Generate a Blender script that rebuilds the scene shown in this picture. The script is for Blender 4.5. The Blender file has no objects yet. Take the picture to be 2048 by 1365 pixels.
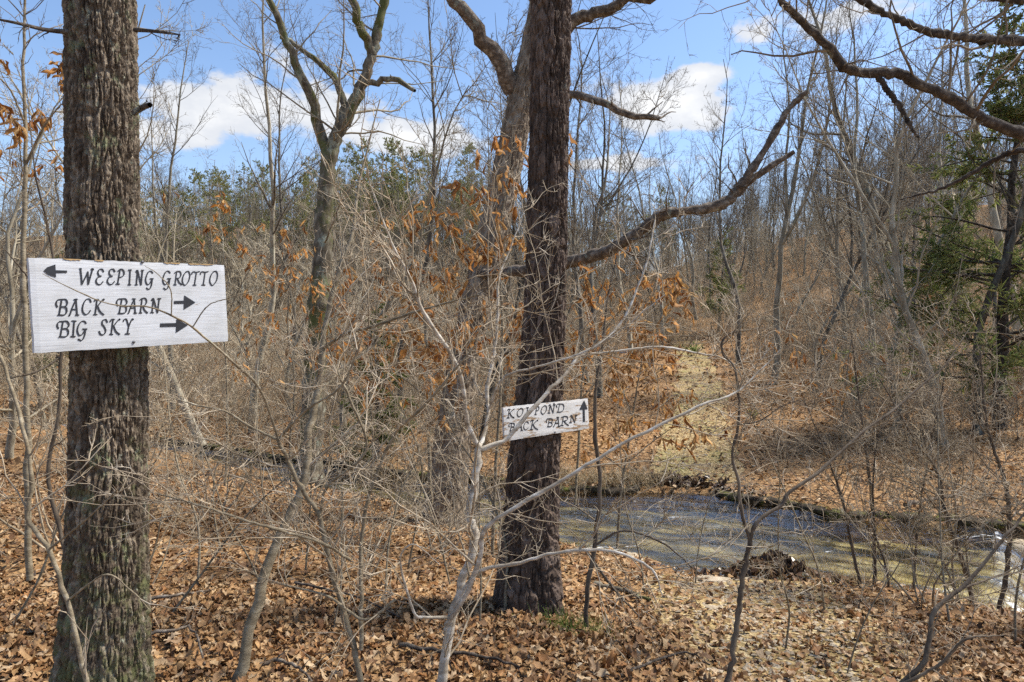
import bpy, math, random
import numpy as np
from mathutils import Vector, Matrix

# ------------------------------------------------------------------ camera, sky, sun, exposure
scene = bpy.context.scene
COL = scene.collection
R = math.radians
CAMH, F = 1.6, 1365.3                     # eye height; focal length in pixels of a 2048 px wide picture (24 mm)
cam_d = bpy.data.cameras.new('camera'); cam = bpy.data.objects.new('camera', cam_d); COL.objects.link(cam)
cam_d.lens = 24; cam_d.sensor_width = 36; cam_d.clip_start = 0.05; cam_d.clip_end = 2000
cam.location = (0, 0, CAMH); cam.rotation_euler = (R(90), 0, 0)
scene.camera = cam

SUN_EL, SUN_AZ = R(54), R(76)             # azimuth clockwise from +Y (ahead): high on the right
world = bpy.data.worlds.new('World'); scene.world = world; world.use_nodes = True

def NT(tree):
    tree.nodes.clear()
    def N(t, **kw):
        n = tree.nodes.new(t)
        for k, v in kw.items():
            if k[0] == '_': setattr(n, k[1:], v)
        for k, v in kw.items():
            if k[0] != '_':
                s = n.inputs[int(k[1:])] if k[0] == 'i' and k[1:].isdigit() else n.inputs[k.replace('__', ' ')]
                if isinstance(v, bpy.types.NodeSocket): tree.links.new(v, s)
                else: s.default_value = v
        return n
    return N
def ramp_node(N, fac, stops, interp='LINEAR'):
    n = N('ShaderNodeValToRGB', Fac=fac); n.color_ramp.interpolation = interp
    e = n.color_ramp.elements
    while len(e) < len(stops): e.new(0.5)
    for el, (p, c) in zip(e, stops):
        el.position = p; el.color = tuple(c) + (1,) if len(c) == 3 else c
    return n.outputs[0]
def mth(N, op, a, b=0.0, c=0.0, clamp=False):
    n = N('ShaderNodeMath', _operation=op, _use_clamp=clamp, i0=a, i1=b, i2=c); return n.outputs[0]
def mixc(N, fac, a, b, blend='MIX'):
    n = N('ShaderNodeMix', _data_type='RGBA', _blend_type=blend)
    for s, v in ((n.inputs[0], fac), (n.inputs[6], a), (n.inputs[7], b)):
        if isinstance(v, bpy.types.NodeSocket): n.id_data.links.new(v, s)
        else: s.default_value = v if not isinstance(v, tuple) or len(v) == 4 else v + (1,)
    return n.outputs[2]

def build_world():
    N = NT(world.node_tree)
    sky = N('ShaderNodeTexSky', _sky_type='NISHITA', _sun_disc=False, _sun_elevation=SUN_EL, _sun_rotation=SUN_AZ,
            _altitude=200, _air_density=1.0, _dust_density=0.6, _ozone_density=3.2)
    tc = N('ShaderNodeTexCoord').outputs['Generated']
    mp = N('ShaderNodeMapping', Vector=tc, Scale=(1, 1, 1.9), Location=(3.1, 0.4, 0.2)).outputs[0]
    n1 = N('ShaderNodeTexNoise', Vector=mp, Scale=4.2, Detail=9, Roughness=0.56, Lacunarity=2.1).outputs[0]
    n2 = N('ShaderNodeTexNoise', Vector=mp, Scale=17.0, Detail=6, Roughness=0.6).outputs[0]
    dens = mth(N, 'ADD', mth(N, 'MULTIPLY', mth(N, 'SUBTRACT', n1, 0.5), 3.3), mth(N, 'MULTIPLY', mth(N, 'SUBTRACT', n2, 0.5), 1.0))
    # the cumulus heaps seen above the trees: direction and angular half sizes
    blobs = [(500, 205, 260, 85), (565, 125, 95, 70), (840, 275, 230, 40), (1290, 215, 150, 62), (1405, 150, 75, 26),
             (1660, 30, 190, 50), (300, 265, 200, 40), (1180, 330, 300, 26), (200, 520, 500, 30)]
    tot = None
    for (px, py, rx, ry) in blobs:
        d = Vector(((px - 1024) / F, 1, (682.5 - py) / F)).normalized()
        mpb = N('ShaderNodeMapping', Vector=tc, Location=(-d.x * F / rx, -d.y * F / rx, -d.z * F / ry), Scale=(F / rx, F / rx, F / ry)).outputs[0]
        ln = N('ShaderNodeVectorMath', _operation='LENGTH', i0=mpb).outputs['Value']
        g = mth(N, 'SUBTRACT', .80, ln)
        tot = g if tot is None else mth(N, 'SMOOTH_MAX', tot, g, 0.3)
    tot = mth(N, 'MAXIMUM', tot, -0.62)
    m = mth(N, 'ADD', tot, dens)
    mask = N('ShaderNodeMapRange', _interpolation_type='SMOOTHSTEP', Value=m, i1=0.02, i2=0.34).outputs[0]
    inner = N('ShaderNodeMapRange', _interpolation_type='SMOOTHSTEP', Value=mth(N, 'ADD', m, mth(N, 'MULTIPLY', n2, 0.8)), i1=0.5, i2=1.8).outputs[0]
    ccol = mixc(N, inner, (3.6, 3.7, 3.9, 1), (4.9, 4.85, 4.75, 1))
    sep = N('ShaderNodeSeparateXYZ', Vector=tc).outputs[2]
    veil = N('ShaderNodeMapRange', _interpolation_type='SMOOTHSTEP', Value=sep, i1=0.42, i2=0.0, i3=0.0, i4=0.38).outputs[0]
    hz = mixc(N, veil, sky.outputs[0], (2.9, 3.4, 4.2, 1))
    col = mixc(N, mth(N, 'MULTIPLY', mask, 0.93), hz, ccol)
    bg = N('ShaderNodeBackground', Color=col, Strength=0.10)
    N('ShaderNodeOutputWorld', Surface=bg.outputs[0])
build_world()

sd = bpy.data.lights.new('sun', 'SUN'); sun = bpy.data.objects.new('sun', sd); COL.objects.link(sun)
sd.energy = 3.7; sd.angle = R(11.0); sd.color = (1.0, 0.93, 0.82)
sdir = Vector((math.sin(SUN_AZ) * math.cos(SUN_EL), math.cos(SUN_AZ) * math.cos(SUN_EL), math.sin(SUN_EL)))
sun.rotation_euler = sdir.to_track_quat('Z', 'Y').to_euler(); sun.location = sdir * 50

vs = scene.view_settings
vs.view_transform = 'Standard'; vs.look = 'None'; vs.exposure = 1.18; vs.gamma = 1.0; vs.use_curve_mapping = False
scene.cycles.use_denoising = False
scene.cycles.use_adaptive_sampling = True; scene.cycles.adaptive_threshold = .025
scene.cycles.sample_clamp_direct = 2.5; scene.cycles.sample_clamp_indirect = 3
scene.cycles.max_bounces = 4; scene.cycles.diffuse_bounces = 2; scene.cycles.glossy_bounces = 2; scene.cycles.transparent_max_bounces = 12

# ------------------------------------------------------------------ helpers
def at(px, py, Y):
    return np.array([(px - 1024) / F * Y, Y, CAMH - (py - 682.5) / F * Y])

def tag(o, label=None, cat=None, group=None, kind=None):
    if label: o['label'] = label
    if cat: o['category'] = cat
    if group: o['group'] = group
    if kind: o['kind'] = kind
    return o
def empty(name, loc=(0, 0, 0), rz=0.0, sc=1.0):
    o = bpy.data.objects.new(name, None); COL.objects.link(o)
    o.location = loc; o.rotation_euler = (0, 0, rz); o.scale = (sc, sc, sc); o.empty_display_size = 0.1
    return o
def link(name, me, parent=None):
    o = bpy.data.objects.new(name, me); COL.objects.link(o); o.parent = parent
    return o

class MB:
    def __init__(s): s.v = []; s.f = []; s.n = 0; s.attr = {}
    def add(s, verts, faces, **attrs):
        verts = np.asarray(verts, float).reshape(-1, 3); faces = np.asarray(faces, int)
        s.v.append(verts); s.f.append(faces + s.n); s.n += len(verts)
        for k, a in attrs.items(): s.attr.setdefault(k, []).append(np.asarray(a, np.float32).ravel())
        return s
    def mesh(s, name, mat, origin=(0, 0, 0), smooth=True):
        me = bpy.data.meshes.new(name)
        v = np.concatenate(s.v) - np.asarray(origin, float)
        li = np.concatenate([f.ravel() for f in s.f]); tot = np.concatenate([np.full(len(f), f.shape[1]) for f in s.f])
        st = np.concatenate([[0], np.cumsum(tot)[:-1]])
        me.vertices.add(len(v)); me.vertices.foreach_set('co', v.astype(np.float32).ravel())
        me.loops.add(len(li)); me.loops.foreach_set('vertex_index', li.astype(np.int32))
        me.polygons.add(len(tot)); me.polygons.foreach_set('loop_start', st.astype(np.int32))
        me.polygons.foreach_set('use_smooth', np.full(len(tot), smooth))
        for k, a in s.attr.items():
            at_ = me.attributes.new(k, 'FLOAT', 'POINT'); at_.data.foreach_set('value', np.concatenate(a))
        me.update(calc_edges=True)
        if mat: me.materials.append(mat)
        return me
    def build(s, name, mat, parent=None, origin=(0, 0, 0), smooth=True):
        return link(name, s.mesh(name, mat, origin, smooth), parent)

def unit(v): return v / np.maximum(np.linalg.norm(v, axis=-1, keepdims=True), 1e-9)
def sstep(a, b, x):
    t = np.clip((x - a) / (b - a), 0, 1); return t * t * (3 - 2 * t)

def tubes(mb, P, Rr, sides):
    """P (B,n,3), Rr (B,n): a batch of tapered tubes"""
    B, n = P.shape[:2]
    if B == 0: return
    T = np.empty_like(P); T[:, 1:-1] = P[:, 2:] - P[:, :-2]; T[:, 0] = P[:, 1] - P[:, 0]; T[:, -1] = P[:, -1] - P[:, -2]
    T = unit(T)
    m = unit(P[:, -1] - P[:, 0])
    ref = np.where(np.abs(m[:, 2:3]) > 0.75, np.array([[1., 0.13, 0]]), np.array([[0, 0.05, 1.]]))
    U = unit(np.cross(T, ref[:, None, :])); V = np.cross(T, U)
    a = np.arange(sides) * 2 * np.pi / sides
    ring = P[:, :, None, :] + Rr[:, :, None, None] * (np.cos(a)[None, None, :, None] * U[:, :, None, :] + np.sin(a)[None, None, :, None] * V[:, :, None, :])
    b, i, k = np.meshgrid(np.arange(B), np.arange(n - 1), np.arange(sides), indexing='ij')
    k2 = (k + 1) % sides; base = b * n * sides
    q = np.stack([base + i * sides + k, base + i * sides + k2, base + (i + 1) * sides + k2, base + (i + 1) * sides + k], -1).reshape(-1, 4)
    mb.add(ring.reshape(-1, 3), q)

def catmull(pts, n):
    p = np.asarray(pts, float); p = np.vstack([2 * p[0] - p[1], p, 2 * p[-1] - p[-2]])
    seg = len(p) - 3; t = np.linspace(0, seg, n); i = np.minimum(t.astype(int), seg - 1); f = (t - i)[:, None]
    a, b, c, d = p[i], p[i + 1], p[i + 2], p[i + 3]
    return 0.5 * (2 * b + (c - a) * f + (2 * a - 5 * b + 4 * c - d) * f ** 2 + (3 * b - a - 3 * c + d) * f ** 3)

def sprout(rng, P, Rr, dens, tr=(.15, 1), ang=(30, 65), length=(.3, .6), rel=True, rr=.55, n=5, wander=.16, trop=.05, rmin=.0018, tip=.25, tfall=.45, rabs=None):
    """side branches of every branch in the batch; dens = branches per branch (rel) or per metre"""
    B, n0 = P.shape[:2]
    L = np.linalg.norm(np.diff(P, axis=1), axis=2).sum(1)
    cnt = np.full(B, dens) if rel else L * dens
    cnt = np.floor(cnt + rng.random(B)).astype(int)
    idx = np.repeat(np.arange(B), cnt); m = len(idx)
    if m == 0: return np.zeros((0, n, 3)), np.zeros((0, n))
    t = rng.uniform(tr[0], tr[1], m); f = t * (n0 - 1); i = np.minimum(f.astype(int), n0 - 2); fr = (f - i)[:, None]
    pos = P[idx, i] * (1 - fr) + P[idx, i + 1] * fr
    tan = unit(P[idx, i + 1] - P[idx, i]); rad = Rr[idx, i] * (1 - fr[:, 0]) + Rr[idx, i + 1] * fr[:, 0]
    perp = unit(np.cross(tan, rng.normal(size=(m, 3))))
    a = np.radians(rng.uniform(ang[0], ang[1], m))[:, None]
    d = unit(tan * np.cos(a) + perp * np.sin(a))
    Lc = rng.uniform(length[0], length[1], m) * (L[idx] if rel else 1.0) * (1 - tfall * t)
    rc = np.clip(rad * rr * rng.uniform(.6, 1.15, m), rmin, np.maximum(rad * .9, rmin))
    if rabs is not None: rc = np.minimum(rc, np.maximum(Lc * rabs, rmin))
    pts = np.empty((m, n, 3)); pts[:, 0] = pos
    for j in range(1, n):
        d = unit(d + rng.normal(size=(m, 3)) * wander + np.array([0, 0, trop]))
        pts[:, j] = pts[:, j - 1] + d * (Lc / (n - 1))[:, None]
    s = np.linspace(0, 1, n)[None, :]
    return pts, rc[:, None] * (1 - (1 - tip) * s)

# value noise
_rng0 = np.random.default_rng(5); _tab = _rng0.random((256, 256))
def vnoise(x, y):
    xi = np.floor(x).astype(int); yi = np.floor(y).astype(int); fx = x - xi; fy = y - yi
    fx = fx * fx * (3 - 2 * fx); fy = fy * fy * (3 - 2 * fy)
    g = lambda i, j: _tab[(xi + i) & 255, (yi + j) & 255]
    return (g(0, 0) * (1 - fx) + g(1, 0) * fx) * (1 - fy) + (g(0, 1) * (1 - fx) + g(1, 1) * fx) * fy
def fbm(x, y, o=4):
    s = 0; a = .5
    for k in range(o): s = s + a * vnoise(x * 2 ** k + 17.3 * k, y * 2 ** k + 9.1 * k); a *= .5
    return s

# ------------------------------------------------------------------ materials
def mat_base(name):
    m = bpy.data.materials.new(name); m.use_nodes = True
    return m, NT(m.node_tree)
def bark(name, cols, scale=9, stretch=(1, 1, .35), rough=.92, bump=.5, bscale=60, rnd=.18, patch=None, moss=None, bdist=.01, cell=False, foot=None):
    m, N = mat_base(name)
    tc = N('ShaderNodeTexCoord').outputs['Object']
    mp = N('ShaderNodeMapping', Vector=tc, Scale=stretch).outputs[0]
    nz = N('ShaderNodeTexNoise', Vector=mp, Scale=scale, Detail=7, Roughness=.65).outputs[0]
    k = len(cols)
    fac = nz
    if cell:
        ca = N('ShaderNodeAttribute', _attribute_name='cell').outputs['Fac']
        fac = mth(N, 'ADD', mth(N, 'MULTIPLY', nz, .75), mth(N, 'MULTIPLY', ca, .27))
    c = ramp_node(N, fac, [(.3 + .4 * i / (k - 1), cols[i]) for i in range(k)])
    if patch:
        for (pc, ps, th, w) in patch:
            pn = N('ShaderNodeTexNoise', Vector=N('ShaderNodeMapping', Vector=tc, Scale=(1, 1, .6), Location=(ps, th * 7, 2)).outputs[0], Scale=ps, Detail=5, Roughness=.7).outputs[0]
            pf = N('ShaderNodeMapRange', Value=pn, i1=th, i2=th + w, i4=.85).outputs[0]
            c = mixc(N, pf, c, pc)
    if foot:                                              # moss and algae creeping up from the ground
        z = N('ShaderNodeSeparateXYZ', Vector=tc).outputs[2]; fn = N('ShaderNodeTexNoise', Vector=tc, Scale=14, Detail=6, Roughness=.7).outputs[0]
        ff = N('ShaderNodeMapRange', Value=mth(N, 'SUBTRACT', fn, mth(N, 'MULTIPLY', z, foot[1])), i1=.40, i2=.56, i4=.75).outputs[0]; c = mixc(N, ff, c, foot[0])
    rn = N('ShaderNodeObjectInfo').outputs['Random']
    v = mth(N, 'ADD', 1 - rnd, mth(N, 'MULTIPLY', rn, 2 * rnd))
    c = N('ShaderNodeHueSaturation', Value=v, Color=c).outputs[0]
    bn = N('ShaderNodeTexNoise', Vector=mp, Scale=bscale, Detail=4, Roughness=.7).outputs[0]
    bp = N('ShaderNodeBump', Strength=bump, Distance=bdist, Height=bn).outputs[0]
    p = N('ShaderNodeBsdfPrincipled', Base__Color=c, Roughness=rough, Normal=bp)
    p.inputs['Specular IOR Level'].default_value = .25
    N('ShaderNodeOutputMaterial', Surface=p.outputs[0])
    return m
def leafmat(name, cols, trans=.25, rnd_obj=False, rough=.7):
    m, N = mat_base(name)
    r = N('ShaderNodeObjectInfo').outputs['Random'] if rnd_obj else N('ShaderNodeNewGeometry').outputs['Random Per Island']
    c = ramp_node(N, r, [(i / (len(cols) - 1), cols[i]) for i in range(len(cols))])
    tc = N('ShaderNodeTexCoord').outputs['Object']
    nz = N('ShaderNodeTexNoise', Vector=tc, Scale=45, Detail=4).outputs[0]
    c = mixc(N, 1.0, c, ramp_node(N, nz, [(.3, (.62, .58, .55)), (.65, (1.1, 1.08, 1.05))]), 'MULTIPLY')
    p = N('ShaderNodeBsdfPrincipled', Base__Color=c, Roughness=rough); p.inputs['Specular IOR Level'].default_value = .3
    t = N('ShaderNodeBsdfTranslucent', Color=c)
    mx = N('ShaderNodeMixShader', i0=trans, i1=p.outputs[0], i2=t.outputs[0])
    N('ShaderNodeOutputMaterial', Surface=mx.outputs[0])
    return m

LICH = (.30, .32, .25); LICHG = (.19, .22, .12); MOSS = (.09, .10, .025)
M_OAK = bark('oak_bark', [(.022, .016, .011), (.105, .079, .055), (.29, .24, .18)], scale=48, stretch=(1, 1, .75), bscale=150, bdist=.005, bump=1.0,
             patch=[(LICH, 22, .60, .10), (LICHG, 9, .57, .10)], rnd=0, cell=True, foot=((.115, .125, .05), .13))
M_PINE = bark('pine_bark', [(.024, .017, .013), (.082, .057, .043), (.18, .135, .108)], scale=26, stretch=(1, 1, .5), bscale=110, bdist=.004, bump=.8,
              patch=[(LICH, 5, .68, .05)], rnd=0, cell=True)
M_LEAN = bark('grey_oak_bark', [(.07, .05, .034), (.18, .138, .098), (.34, .28, .21)], scale=14, bscale=60, patch=[(LICH, 3, .62, .1)], rnd=0, cell=True)
M_MOSSY = bark('mossy_bark', [(.045, .034, .022), (.12, .10, .07), (.26, .235, .18)], scale=12, patch=[(LICH, 4, .55, .08), (MOSS, 1.6, .48, .10)], rnd=0)
M_LIMB = bark('dead_limb_bark', [(.045, .032, .023), (.125, .095, .07), (.34, .295, .24)], scale=16, stretch=(1, 1, 1), bump=1.0, bscale=45, bdist=.012, patch=[(LICH, 4, .6, .08)], rnd=.08)
M_DARKLIMB = bark('dark_limb_bark', [(.022, .017, .013), (.06, .046, .036), (.17, .145, .118)], scale=18, stretch=(1, 1, 1), bump=1.0, bscale=50, bdist=.012, patch=[(LICH, 3.5, .62, .06)], rnd=.08)
M_PALE = bark('pale_shrub_bark', [(.19, .15, .105), (.40, .35, .28), (.68, .65, .59)], scale=9, stretch=(.7, .7, 3.2), rnd=.06, bump=.35, bscale=90, bdist=.003)
M_PALETWIG = bark('pale_twig', [(.15, .115, .075), (.31, .25, .175), (.54, .475, .38)], scale=6, stretch=(1, 1, 1), rnd=.06, bump=0)
M_GREYSAP = bark('grey_sapling_bark', [(.10, .078, .05), (.21, .172, .115), (.35, .305, .225)], scale=14, stretch=(.8, .8, 2.2), rnd=.1, bump=.4, patch=[(LICH, 6, .66, .05)])
M_BROWNTWIG = bark('brown_twig', [(.10, .075, .05), (.20, .158, .11), (.36, .30, .22)], scale=6, stretch=(1, 1, 1), rnd=.12, bump=0)
M_DARKSAP = bark('dark_sapling_bark', [(.05, .038, .028), (.11, .085, .062), (.19, .155, .115)], scale=16, rnd=.1, bump=.4)
M_FTRUNK = bark('forest_bark', [(.11, .088, .058), (.27, .235, .17), (.48, .44, .35)], scale=5, rnd=.32, patch=[(LICH, 1.6, .58, .12)], bscale=30, bdist=.02)
M_FTWIG = bark('forest_twig', [(.15, .12, .078), (.30, .255, .18), (.52, .465, .36)], scale=2, stretch=(1, 1, 1), rnd=.42, bump=0)
M_DTRUNK = bark('dark_forest_bark', [(.04, .032, .024), (.10, .085, .065), (.26, .24, .19)], scale=5, rnd=.3, patch=[(LICH, 1.8, .60, .10)], bscale=30, bdist=.02)
M_DTWIG = bark('dark_forest_twig', [(.06, .047, .034), (.13, .108, .08), (.27, .235, .18)], scale=2, stretch=(1, 1, 1), rnd=.35, bump=0)
M_BRUSH = bark('brush_twig', [(.12, .088, .053), (.29, .232, .155), (.58, .51, .39)], scale=2, stretch=(1, 1, 1), rnd=.36, bump=0)
M_CEDAR = leafmat('cedar_foliage', [(.14, .20, .06), (.21, .265, .08), (.28, .30, .11), (.32, .29, .13)], .5)
M_PINEF = leafmat('hazed_pine_needles', [(.28, .31, .115), (.35, .37, .15), (.42, .42, .19)], .5)  # used on far pines only; distance haze is put into this pale colour
M_GREENF = leafmat('green_leaves', [(.13, .22, .04), (.20, .30, .06), (.26, .34, .09)], .3)
M_BEECH = leafmat('beech_leaf', [(.30, .115, .03), (.50, .235, .06), (.66, .44, .20), (.26, .10, .03), (.56, .29, .085), (.40, .22, .09), (.60, .36, .13)], .4, rnd_obj=True)
M_DRYLEAF = leafmat('hanging_leaf', [(.24, .10, .03), (.36, .17, .06), (.46, .26, .11)], .35)
LITTER = [(.07, .036, .016), (.29, .16, .066), (.43, .28, .13), (.14, .07, .03), (.52, .385, .215), (.33, .165, .056), (.22, .13, .066), (.45, .295, .135), (.58, .465, .30), (.165, .078, .03)]
LITTER = [(r * .92, g * .88, b * .88) for r, g, b in LITTER]
M_LITTER = leafmat('leaf_litter', LITTER, .12)
M_LEAF1 = leafmat('fallen_leaf', LITTER, .12, rnd_obj=True)
M_WETLEAF = leafmat('wet_leaf', [(.035, .022, .014), (.07, .04, .022), (.12, .07, .035), (.2, .12, .06)], .0, rough=.35)
M_DRYGRASS = leafmat('dry_grass', [(.36, .27, .15), (.48, .38, .23), (.58, .49, .33)], .2)
M_MOSSY_CL = leafmat('moss_tuft', [(.10, .13, .02), (.20, .21, .03), (.30, .28, .04)], .1)

def ground_mat():
    m, N = mat_base('forest_floor')
    tc = N('ShaderNodeTexCoord').outputs['Object']
    wv = N('ShaderNodeVectorMath', _operation='ADD', i0=tc, i1=N('ShaderNodeVectorMath', _operation='SCALE', i0=N('ShaderNodeTexNoise', Vector=tc, Scale=16, Detail=4).outputs['Color'], Scale=.12).outputs[0]).outputs[0]
    v = N('ShaderNodeTexVoronoi', Vector=wv, Scale=21, Randomness=1)
    c = ramp_node(N, N('ShaderNodeSeparateColor', Color=v.outputs['Color']).outputs[0],
                  [(0, (.10, .056, .026)), (.25, (.22, .122, .052)), (.5, (.32, .195, .09)), (.75, (.41, .275, .14)), (1, (.25, .132, .052))])
    n2 = N('ShaderNodeTexNoise', Vector=tc, Scale=.35, Detail=6, Roughness=.6).outputs[0]
    c = mixc(N, 1.0, c, ramp_node(N, n2, [(.3, (.72, .70, .68)), (.7, (1.12, 1.06, 1.0))]), 'MULTIPLY')
    n3 = N('ShaderNodeTexNoise', Vector=tc, Scale=60, Detail=3).outputs[0]
    h = mth(N, 'ADD', v.outputs['Distance'], mth(N, 'MULTIPLY', n3, .4))
    bp = N('ShaderNodeBump', Strength=.8, Distance=.05, Height=h).outputs[0]
    p = N('ShaderNodeBsdfPrincipled', Base__Color=c, Roughness=.9, Normal=bp); p.inputs['Specular IOR Level'].default_value = .2
    N('ShaderNodeOutputMaterial', Surface=p.outputs[0]); return m
def path_mat(name='trail_gravel', moss=.5):
    m, N = mat_base(name)
    tc = N('ShaderNodeTexCoord').outputs['Object']
    v = N('ShaderNodeTexVoronoi', Vector=tc, Scale=26, Randomness=1)
    c = ramp_node(N, N('ShaderNodeSeparateColor', Color=v.outputs['Color']).outputs[0],
                  [(0, (.14, .085, .036)), (.4, (.27, .185, .08)), (.75, (.38, .275, .13)), (1, (.48, .385, .225))])
    n2 = N('ShaderNodeTexNoise', Vector=tc, Scale=.9, Detail=6, Roughness=.65).outputs[0]
    c = mixc(N, N('ShaderNodeMapRange', Value=n2, i1=.48, i2=.64, i4=moss).outputs[0], c, (.215, .22, .06))
    bp = N('ShaderNodeBump', Strength=.8, Distance=.03, Height=v.outputs['Distance']).outputs[0]
    p = N('ShaderNodeBsdfPrincipled', Base__Color=c, Roughness=.9, Normal=bp); p.inputs['Specular IOR Level'].default_value = .2
    N('ShaderNodeOutputMaterial', Surface=p.outputs[0]); return m
def bed_mat():
    m, N = mat_base('streambed_rock')
    tc = N('ShaderNodeTexCoord').outputs['Object']
    n1 = N('ShaderNodeTexNoise', Vector=N('ShaderNodeMapping', Vector=tc, Rotation=(0, 0, R(24)), Scale=(.6, 1.7, 1)).outputs[0], Scale=.95, Detail=7, Roughness=.6).outputs[0]
    c = ramp_node(N, n1, [(.34, (.06, .05, .034)), (.45, (.18, .135, .06)), (.55, (.40, .30, .11)), (.66, (.58, .49, .29))])
    n2 = N('ShaderNodeTexNoise', Vector=tc, Scale=14, Detail=5).outputs[0]
    bp = N('ShaderNodeBump', Strength=.6, Distance=.05, Height=n2).outputs[0]
    p = N('ShaderNodeBsdfPrincipled', Base__Color=c, Roughness=.6, Normal=bp)
    N('ShaderNodeOutputMaterial', Surface=p.outputs[0]); return m
def water_mat():
    m, N = mat_base('stream_water')
    tc = N('ShaderNodeTexCoord').outputs['Object']
    mp = N('ShaderNodeMapping', Vector=tc, Rotation=(0, 0, R(24)), Scale=(1.0, 3.2, 1)).outputs[0]
    n1 = N('ShaderNodeTexNoise', Vector=mp, Scale=3.2, Detail=6, Roughness=.6, Distortion=.6).outputs[0]
    n2 = N('ShaderNodeTexNoise', Vector=mp, Scale=14, Detail=4, Roughness=.6, Distortion=.4).outputs[0]
    h = mth(N, 'ADD', n1, mth(N, 'MULTIPLY', n2, .35))
    bp = N('ShaderNodeBump', Strength=.25, Distance=.04, Height=h).outputs[0]
    fr = N('ShaderNodeFresnel', IOR=1.75, Normal=bp).outputs[0]
    fr = mth(N, 'MULTIPLY', fr, 1.0, clamp=True)
    gl = N('ShaderNodeBsdfGlossy', Color=(1, 1, 1, 1), Roughness=.10, Normal=bp)
    tr = N('ShaderNodeBsdfTransparent', Color=(.90, .92, .84, 1))
    w = N('ShaderNodeMixShader', i0=fr, i1=tr.outputs[0], i2=gl.outputs[0])
    fo = N('ShaderNodeAttribute', _attribute_name='foam').outputs['Fac']
    ff = N('ShaderNodeMapRange', _interpolation_type='SMOOTHSTEP', Value=mth(N, 'ADD', fo, mth(N, 'MULTIPLY', mth(N, 'SUBTRACT', h, .68), 2.2)), i1=.35, i2=.8).outputs[0]
    fm = N('ShaderNodeBsdfPrincipled', Base__Color=(.82, .85, .88, 1), Roughness=.6, Normal=bp)
    s = N('ShaderNodeMixShader', i0=ff, i1=w.outputs[0], i2=fm.outputs[0])
    N('ShaderNodeOutputMaterial', Surface=s.outputs[0]); return m
def stone_mat():
    m, N = mat_base('grey_stone')
    tc = N('ShaderNodeTexCoord').outputs['Object']
    n1 = N('ShaderNodeTexNoise', Vector=tc, Scale=9, Detail=7, Roughness=.7).outputs[0]
    c = ramp_node(N, n1, [(.3, (.18, .14, .09)), (.5, (.31, .25, .17)), (.7, (.44, .375, .28))])
    c = N('ShaderNodeHueSaturation', Value=mth(N, 'ADD', .75, mth(N, 'MULTIPLY', N('ShaderNodeNewGeometry').outputs['Random Per Island'], .5)), Color=c).outputs[0]
    bp = N('ShaderNodeBump', Strength=.5, Distance=.01, Height=n1).outputs[0]
    p = N('ShaderNodeBsdfPrincipled', Base__Color=c, Roughness=.85, Normal=bp)
    N('ShaderNodeOutputMaterial', Surface=p.outputs[0]); return m
def paint_mat(name, wear, white=(.49, .51, .545)):
    m, N = mat_base(name)
    tc = N('ShaderNodeTexCoord').outputs['Object']
    mp = N('ShaderNodeMapping', Vector=tc, Scale=(1.6, 30, 30)).outputs[0]       # board x = along the grain
    g = N('ShaderNodeTexNoise', Vector=mp, Scale=4.5, Detail=6, Roughness=.7).outputs[0]
    mp2 = N('ShaderNodeMapping', Vector=tc, Scale=(2.2, 11, 11), Rotation=(0, 0, R(-7))).outputs[0]
    g2 = N('ShaderNodeTexNoise', Vector=mp2, Scale=2.4, Detail=7, Roughness=.62).outputs[0]
    pos = N('ShaderNodeSeparateXYZ', Vector=tc).outputs[1]
    lowf = mth(N, 'MULTIPLY', pos, -.28 if wear > .3 else 0.0)                         # the lower edge has flaked most
    f = mth(N, 'ADD', mth(N, 'ADD', g2, mth(N, 'MULTIPLY', g, .25)), lowf)
    th = .83 - .17 * wear
    wf = N('ShaderNodeMapRange', _interpolation_type='SMOOTHSTEP', Value=f, i1=th, i2=th + .035).outputs[0]
    wood = ramp_node(N, g, [(.35, (.16, .10, .06)), (.6, (.34, .24, .15))])
    pc = mixc(N, 1.0, white + (1,), ramp_node(N, g, [(.30, (.70, .70, .70)), (.42, (.93, .93, .93)), (.6, (1.03, 1.03, 1.03))]), 'MULTIPLY')
    st = N('ShaderNodeTexNoise', Vector=tc, Scale=5, Detail=5, Roughness=.6).outputs[0]; pc = mixc(N, 1.0, pc, ramp_node(N, st, [(.35, (.86, .85, .82)), (.6, (1, 1, 1))]), 'MULTIPLY')
    c = mixc(N, wf, pc, wood)
    bp = N('ShaderNodeBump', Strength=.35, Distance=.004, Height=mth(N, 'SUBTRACT', g, mth(N, 'MULTIPLY', wf, .5))).outputs[0]
    p = N('ShaderNodeBsdfPrincipled', Base__Color=c, Roughness=.6, Normal=bp)
    N('ShaderNodeOutputMaterial', Surface=p.outputs[0]); return m
def plain(name, c, rough=.6, metal=0.0):
    m, N = mat_base(name)
    nz = N('ShaderNodeTexNoise', Vector=N('ShaderNodeTexCoord').outputs['Object'], Scale=60, Detail=4).outputs[0]
    cc = mixc(N, 1.0, c + (1,), ramp_node(N, nz, [(.3, (.75, .75, .75)), (.7, (1.2, 1.2, 1.2))]), 'MULTIPLY')
    p = N('ShaderNodeBsdfPrincipled', Base__Color=cc, Roughness=rough, Metallic=metal)
    N('ShaderNodeOutputMaterial', Surface=p.outputs[0]); return m
M_GROUND, M_PATH, M_BED, M_WATER, M_STONE = ground_mat(), path_mat(), bed_mat(), water_mat(), stone_mat()
M_PATHNEAR = path_mat('near_trail_gravel', .12)
M_PAINT, M_PAINT2 = paint_mat('white_paint', .12), paint_mat('flaking_white_paint', .9, (.56, .55, .54))
M_INK = plain('black_paint', (.012, .013, .018), .5); M_NAIL = plain('nail_steel', (.12, .12, .13), .5, .7)
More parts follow.
